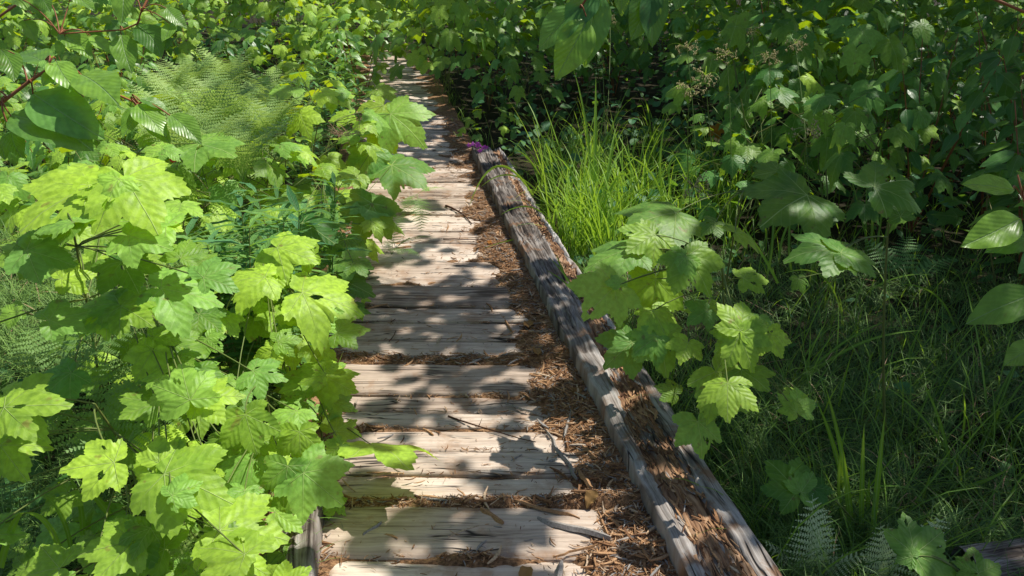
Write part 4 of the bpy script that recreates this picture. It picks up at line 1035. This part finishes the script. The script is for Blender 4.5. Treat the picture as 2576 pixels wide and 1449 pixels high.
for i, (px, py, z, s) in enumerate([(470, 330, .5, 1), (560, 300, .45, 1.1), (640, 330, .5, 1), (520, 380, .55, .9), (620, 400, .5, .9), (430, 260, .5, .9), (690, 280, .4, 1), (480, 240, .4, 1.1), (580, 230, .4, 1.1), (560, 430, .55, .8), (420, 320, .55, .8), (500, 430, .68, .8), (610, 450, .62, .8), (440, 400, .7, .75), (680, 370, .55, .9), (550, 350, .6, 1)]):
    P = at_z(px, py, z)
    o = place('f', P.x, P.y, R.uniform(0, 6), s * 1.15, 'pale lady fern in the dense sunny fern bed on the left', 'ferns of the fern bed', 'fern'); o.location.z = z

# dry pink stalks, flower
def stalks(px, py, z, n, L, label, up=.3):
    P = at_z(px, py, z); root = empty('dry_stalks', P); tag(root, label, 'dead stalk', 'dry stalks by the path'); mb = MB()
    for i in range(n):
        a = R.uniform(0, 2 * pi); d = Vector((cos(a), sin(a) * .8, R.uniform(0, up * 2))).normalized(); s = P + Vector((R.gauss(0, L * .25), R.gauss(0, L * .25), 0))
        tube(mb, curve_pts(s, s + d * L * R.uniform(.4, 1), R.uniform(-.01, .01), 0, 4), .0013, .0008, 4, R.random())
    mb.build('stalk', M['drystalk'], root, off=P)
stalks(870, 340, .78, 34, .12, 'tangle of dry pinkish stalks above the left leaves')
stalks(1150, 430, .04, 26, .20, 'dry reddish stalks lying across the sunny planks by the flower', .25)
stalks(1040, 165, .05, 14, .3, 'dry bent grass stalks on the far planks', .3)
P = at_z(1210, 372, .22); root = empty('flower', at_z(1215, 420, .05)); off = root.location.copy(); tag(root, 'small purple flower at the far end of the beam', 'flower')
m1, m2 = MB(), MB(); tube(m1, curve_pts(off, P, .01, .01, 6), .0015, .001, 5, .5); m1.build('stem', M['stem'], root, off=off)
for fl in range(9):
    c = P + Vector((R.gauss(0, .045), R.gauss(0, .02), R.gauss(0, .022)))
    for k in range(5):
        a = k * 2 * pi / 5 + fl; d = Vector((cos(a), R.uniform(-.5, .2), sin(a)))
        oval_leaf(m2, frame(c, Vector((0, -1, .4)), d), R.uniform(.018, .026), R, wid=.32, rows=5, cols=2, tint=R.random(), droop=.3, fold=.1)
m2.build('petals', M['flower'], root, off=off)
# dusty orange leaf deep right
P = at_z(1800, 320, .35); mb = MB(); root = empty('withered_leaf', P); palm_leaf(mb, frame(P, Vector((0, -1, .5)), Vector((.3, 0, -1))), .10, R, 60, 4, .4, .2, .1); mb.build('blade', M['orangeleaf'], root, off=P); tag(root, 'single orange withered leaf in the shade behind the bulrushes', 'withered leaf')

# ------------------------------------------------------------------ ground cover
def hairs(mb, n, px0, px1, py0, py1, z0, L, w, poly=None, tint=.5, curl=1.0, clear=True):
    c = 0; guard = 0
    while c < n and guard < n * 30:
        guard += 1
        px = R.uniform(px0, px1); py = R.uniform(py0, py1)
        if poly and not inpoly(px, py, poly): continue
        P = at_z(px, py, z0); gz = ground_z(P.x, P.y)
        if clear and xl(P.y) - .05 < P.x < xr(P.y) + .29: continue
        if fbm(P.x * 3, P.y * 3, 5) < -.25: continue
        c += 1
        # a whorl of thin curved branches on a hidden stem
        base = Vector((P.x, P.y, z0 + R.uniform(-.12, .0)))
        for k in range(R.randint(4, 7)):
            blade(mb, base, R.uniform(0, 2 * pi), L * R.uniform(.5, 1.2), w * R.uniform(.7, 1.3), radians(R.uniform(15, 75)), radians(R.uniform(-70, 20)) * curl, min(1, max(0, R.gauss(tint, .2))), 5)
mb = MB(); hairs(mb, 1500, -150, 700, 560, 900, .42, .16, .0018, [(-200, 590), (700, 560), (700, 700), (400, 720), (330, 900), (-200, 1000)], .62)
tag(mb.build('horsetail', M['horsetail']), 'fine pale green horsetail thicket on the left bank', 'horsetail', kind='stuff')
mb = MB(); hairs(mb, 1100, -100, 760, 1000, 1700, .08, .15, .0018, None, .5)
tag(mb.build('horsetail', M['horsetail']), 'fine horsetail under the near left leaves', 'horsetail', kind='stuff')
mb = MB(); hairs(mb, 4600, 1450, 2800, 620, 1700, -.06, .19, .0019, None, .34)  # tint lower than on the left, painting in the shade
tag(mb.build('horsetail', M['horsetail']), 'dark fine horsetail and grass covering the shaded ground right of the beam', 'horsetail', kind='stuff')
mb = MB()
for _ in range(2300):
    px = R.uniform(1400, 2750); py = R.uniform(520, 1600); P = at_z(px, py, -.2)
    if P.x < xr(P.y) + .32: continue
    blade(mb, (P.x, P.y, ground_z(P.x, P.y)), R.uniform(0, 6.3), R.uniform(.15, .55), R.uniform(.002, .0075), radians(R.uniform(50, 88)), radians(R.uniform(-50, 50)), R.uniform(.05, .75), 6)
for _ in range(1600):
    Y = R.uniform(1.3, 15); sd2 = R.choice((-1, 1)); X = (xl(Y) - abs(R.gauss(0, .12)) - .02) if sd2 < 0 else (xr(Y) + (.29 if Y < 7 else -.02) + abs(R.gauss(0, .15)))
    blade(mb, (X, Y, ground_z(X, Y) + .02), R.uniform(0, 6.3), R.uniform(.12, .36), R.uniform(.002, .005), radians(R.uniform(40, 85)), radians(R.uniform(-60, 40)), R.uniform(.2, .9), 6)
tag(mb.build('grass', M['grass']), 'loose thin grass between the plants on both sides of the boardwalk', 'grass', kind='stuff')
mb = MB()
for _ in range(900):
    if R.random() < .7: px, py, z = R.uniform(1450, 2750), R.uniform(640, 1650), -.12
    else: px, py, z = R.uniform(-100, 650), R.uniform(600, 900), .35
    P = at_z(px, py, z)
    if xl(P.y) - .1 < P.x < xr(P.y) + .32: continue
    blade(mb, (P.x, P.y, z + R.uniform(-.06, .06)), R.uniform(0, 6.3), R.uniform(.06, .25), R.uniform(.0015, .004), radians(R.uniform(-10, 50)), radians(R.uniform(-30, 20)), R.random(), 5, side=R.uniform(-.8, .8))
tag(mb.build('dead_grass', M['drystalk']), 'dead tan stems and blades scattered through the horsetail', 'dead grass', kind='stuff')
# low leafy undergrowth
mb = MB(); c = 0
while c < 8500:
    Y = 1.2 + 18 * R.random() ** 1.3; X = R.uniform(-(Y * .72 + 1.4), Y * .72 + 1.4)
    if xl(Y) - .15 < X < xr(Y) + .36: continue
    if X > 0 and Y < 4.2 and R.random() < .85: continue
    c += 1
    z = ground_z(X, Y) + R.uniform(.03, .48 if Y > 5 else .2)
    n_ = Vector((R.gauss(0, .4), R.gauss(-.3, .4), 1)); d = Vector((R.gauss(0, 1), R.gauss(0, 1), 0))
    oval_leaf(mb, frame(Vector((X, Y, z)), n_, d), R.uniform(.04, .09) * (1.6 if Y > 5 else 1), R, wid=.34, rows=4, cols=2, tint=R.uniform(0, .8 if X < 0 and X < xl(Y) else .2), droop=.4, fold=.3)  # right-hand leaves tinted darker to stand in for deep shade
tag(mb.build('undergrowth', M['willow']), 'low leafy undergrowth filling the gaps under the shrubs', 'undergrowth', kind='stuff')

# ------------------------------------------------------------------ unseen alder trees at right, crowns shaped to cast the wanted shade and dapples
SPOTS = [  # openings in the canopy: image point, height lit, ground radius
    (1480, 470, .2, .60), (1580, 430, .3, .65), (1660, 480, .3, .55), (1450, 420, .6, .4), (1580, 380, .6, .45), (1680, 400, .6, .35), (1420, 560, .1, .30), (1370, 480, .1, .28), (1500, 330, .6, .3), (1780, 460, .3, .4), (1760, 400, .6, .3), (2020, 1380, .15, .07), (2320, 1370, .15, .06), (2080, 1440, .1, .05), (1880, 790, .6, .11), (1540, 770, .6, .11), (1650, 870, .5, .11), (1760, 740, .7, .10), (1770, 1100, .35, .11), (1760, 1440, .1, .07), (1850, 1330, .1, .06),
    (1960, 880, .55, .08), (2130, 600, .85, .07), (1740, 220, 1.0, .18), (1830, 150, 1.05, .2), (1940, 140, 1.05, .16), (1510, 80, 1.05, .12), (1430, 150, 1.45, .16), (1490, 60, 1.45, .12), (2050, 60, 1.2, .35), (1500, 130, .8, .5), (1330, 200, .8, .5), (1250, 300, .7, .35), (2500, 600, 1.1, .07), (2560, 430, 1.2, .08), (2100, 1100, 0, .05), (2300, 900, .1, .05),
    (1330, 560, .1, .10), (1560, 1000, .1, .07), (1820, 940, .45, .07), (1620, 640, .7, .09), (2000, 330, .8, .12), (2500, 150, 1.1, .2), (2350, 60, 1.2, .25), (2250, 280, .9, .12), (1590, 1010, .1, .05), (2090, 1330, .2, .06), (2260, 1390, .15, .06), (1900, 560, .7, .07), (1880, 900, .5, .06)]
SPW = [(at_z(a, b, h) - S * (h / S.z) if h < 1.3 else at_d(a, b, 1.5) - S * (at_d(a, b, 1.5).z / S.z), r) for a, b, h, r in SPOTS]
def shade(x, y):
    px, py, zc = proj(Vector((x, y, 0.0)))
    if zc < .3: px = 3000 if x > 0 else -500; py = 1449
    nz2 = fbm(x * 2.5, y * 3.2, 21, 2); nz = fbm(x * 4.2, y * 4.2, 11, 2); nb = fbm(x * 1.1, y * 1.1, 4, 2)
    dr = x - xr(y)
    if dr > .05:
        for P, r in SPW:
            d = sqrt((P.x - x) ** 2 + (P.y - y) ** 2)
            if d < r * (1 + .5 * nz): return 0.0
        if y > 5: return 1.0 if nz + nb * .5 > -.36 and fbm(x * 7, y * 7, 31, 2) < .42 else 0
        return 1.0 if nz > -.45 and fbm(x * 8, y * 8, 31, 2) < .36 else 0.0
    if dr > -1.15:
        if y > 8: return 1.0 if nz > -.06 else 0
        if 4.05 < y < 6.6: return 1.0 if nz2 > .42 else 0.0
        if 3.02 < y < 3.90: return 1.0 if nz > -.26 else 0.0
        if y >= 6.6: return 1.0 if nz > -.16 else 0
        return 1.0 if nz2 > .13 else 0.0
    if px < 1000 and y > 3.6 and dr > -2.3: return 1.0 if nz > .24 else 0.0
    if y > 9: return 1.0 if nz + nb > .18 else 0.0
    return 1.0 if nz + nb > .9 else 0.0
alder = simple_plant('alder_leaf', (.03, .10, .02), (.06, .16, .03), (.10, .22, .02), .18)
trees = [Vector((5.4, 2.2, 0)), Vector((6.6, 6.6, 0)), Vector((11.5, 12.0, 0)), Vector((2.2, -1.6, 0))]
crowns = [MB() for _ in trees]; cl = [[] for _ in trees]
def clump(x, y, scale, tmin=3.6, tmax=4.8):
    g = Vector((x, y, 0)); t = R.uniform(tmin, tmax); P = g + S * (t / S.z)
    k = min(range(len(trees)), key=lambda i: (trees[i].xy - P.xy).length)
    cl[k].append(P)
    for _ in range(3):
        c = P + Vector((R.gauss(0, .035), R.gauss(0, .035), R.gauss(0, .1))) * scale
        oval_leaf(crowns[k], frame(c, S + Vector((R.gauss(0, .35), R.gauss(0, .35), R.gauss(0, .2))), Vector((R.gauss(0, 1), R.gauss(0, 1), 0))), R.uniform(.10, .15) * scale, R, wid=.40, rows=3, cols=2, tint=R.random(), droop=.2, fold=.1)
nleaf = 0
y = .6
while y < 19:
    stp = .085 if y < 5 else (.12 if y < 9 else .22)
    x = xl(y) - (1.9 if y < 9 else 6)
    while x < (y * .70 + 1.7):
        X = x + R.uniform(-.4, .4) * stp; Y = y + R.uniform(-.4, .4) * stp
        if shade(X, Y) > .5: clump(X, Y, 1.0 if stp < .1 else (1.35 if stp < .2 else 2.2)); nleaf += 3
        x += stp
    y += stp
print('canopy leaves', nleaf)
for i, t in enumerate(trees):
    if not cl[i]: continue
    root = empty('alder_tree', (t.x, t.y, ground_z(t.x, t.y))); off = root.location.copy()
    tag(root, ['alder overhanging from the near right', 'alder standing right of the middle of the boardwalk', 'alder standing right of the far boardwalk', 'alder standing behind the viewer'][i] + ', outside the picture', 'tree', 'alder trees shading the right bank')
    tr = MB(); top = Vector((t.x, t.y, 5.6)); tube(tr, curve_pts(off - Vector((0, 0, .1)), top, 0, .12, 9), .12, .05, 10, .5)
    tr.build('trunk', M['bark'], root, off=off)
    bb = MB(); cc = cl[i]
    for k in range(16):
        q = cc[R.randrange(len(cc))]; st0 = off + (top - off) * R.uniform(.6, .98)
        tube(bb, curve_pts(st0, q, .15, .1, 7), .022, .006, 6, .5)
    bb.build('branches', M['bark'], root, off=off)
    crowns[i].build('crown', alder, root, off=off)
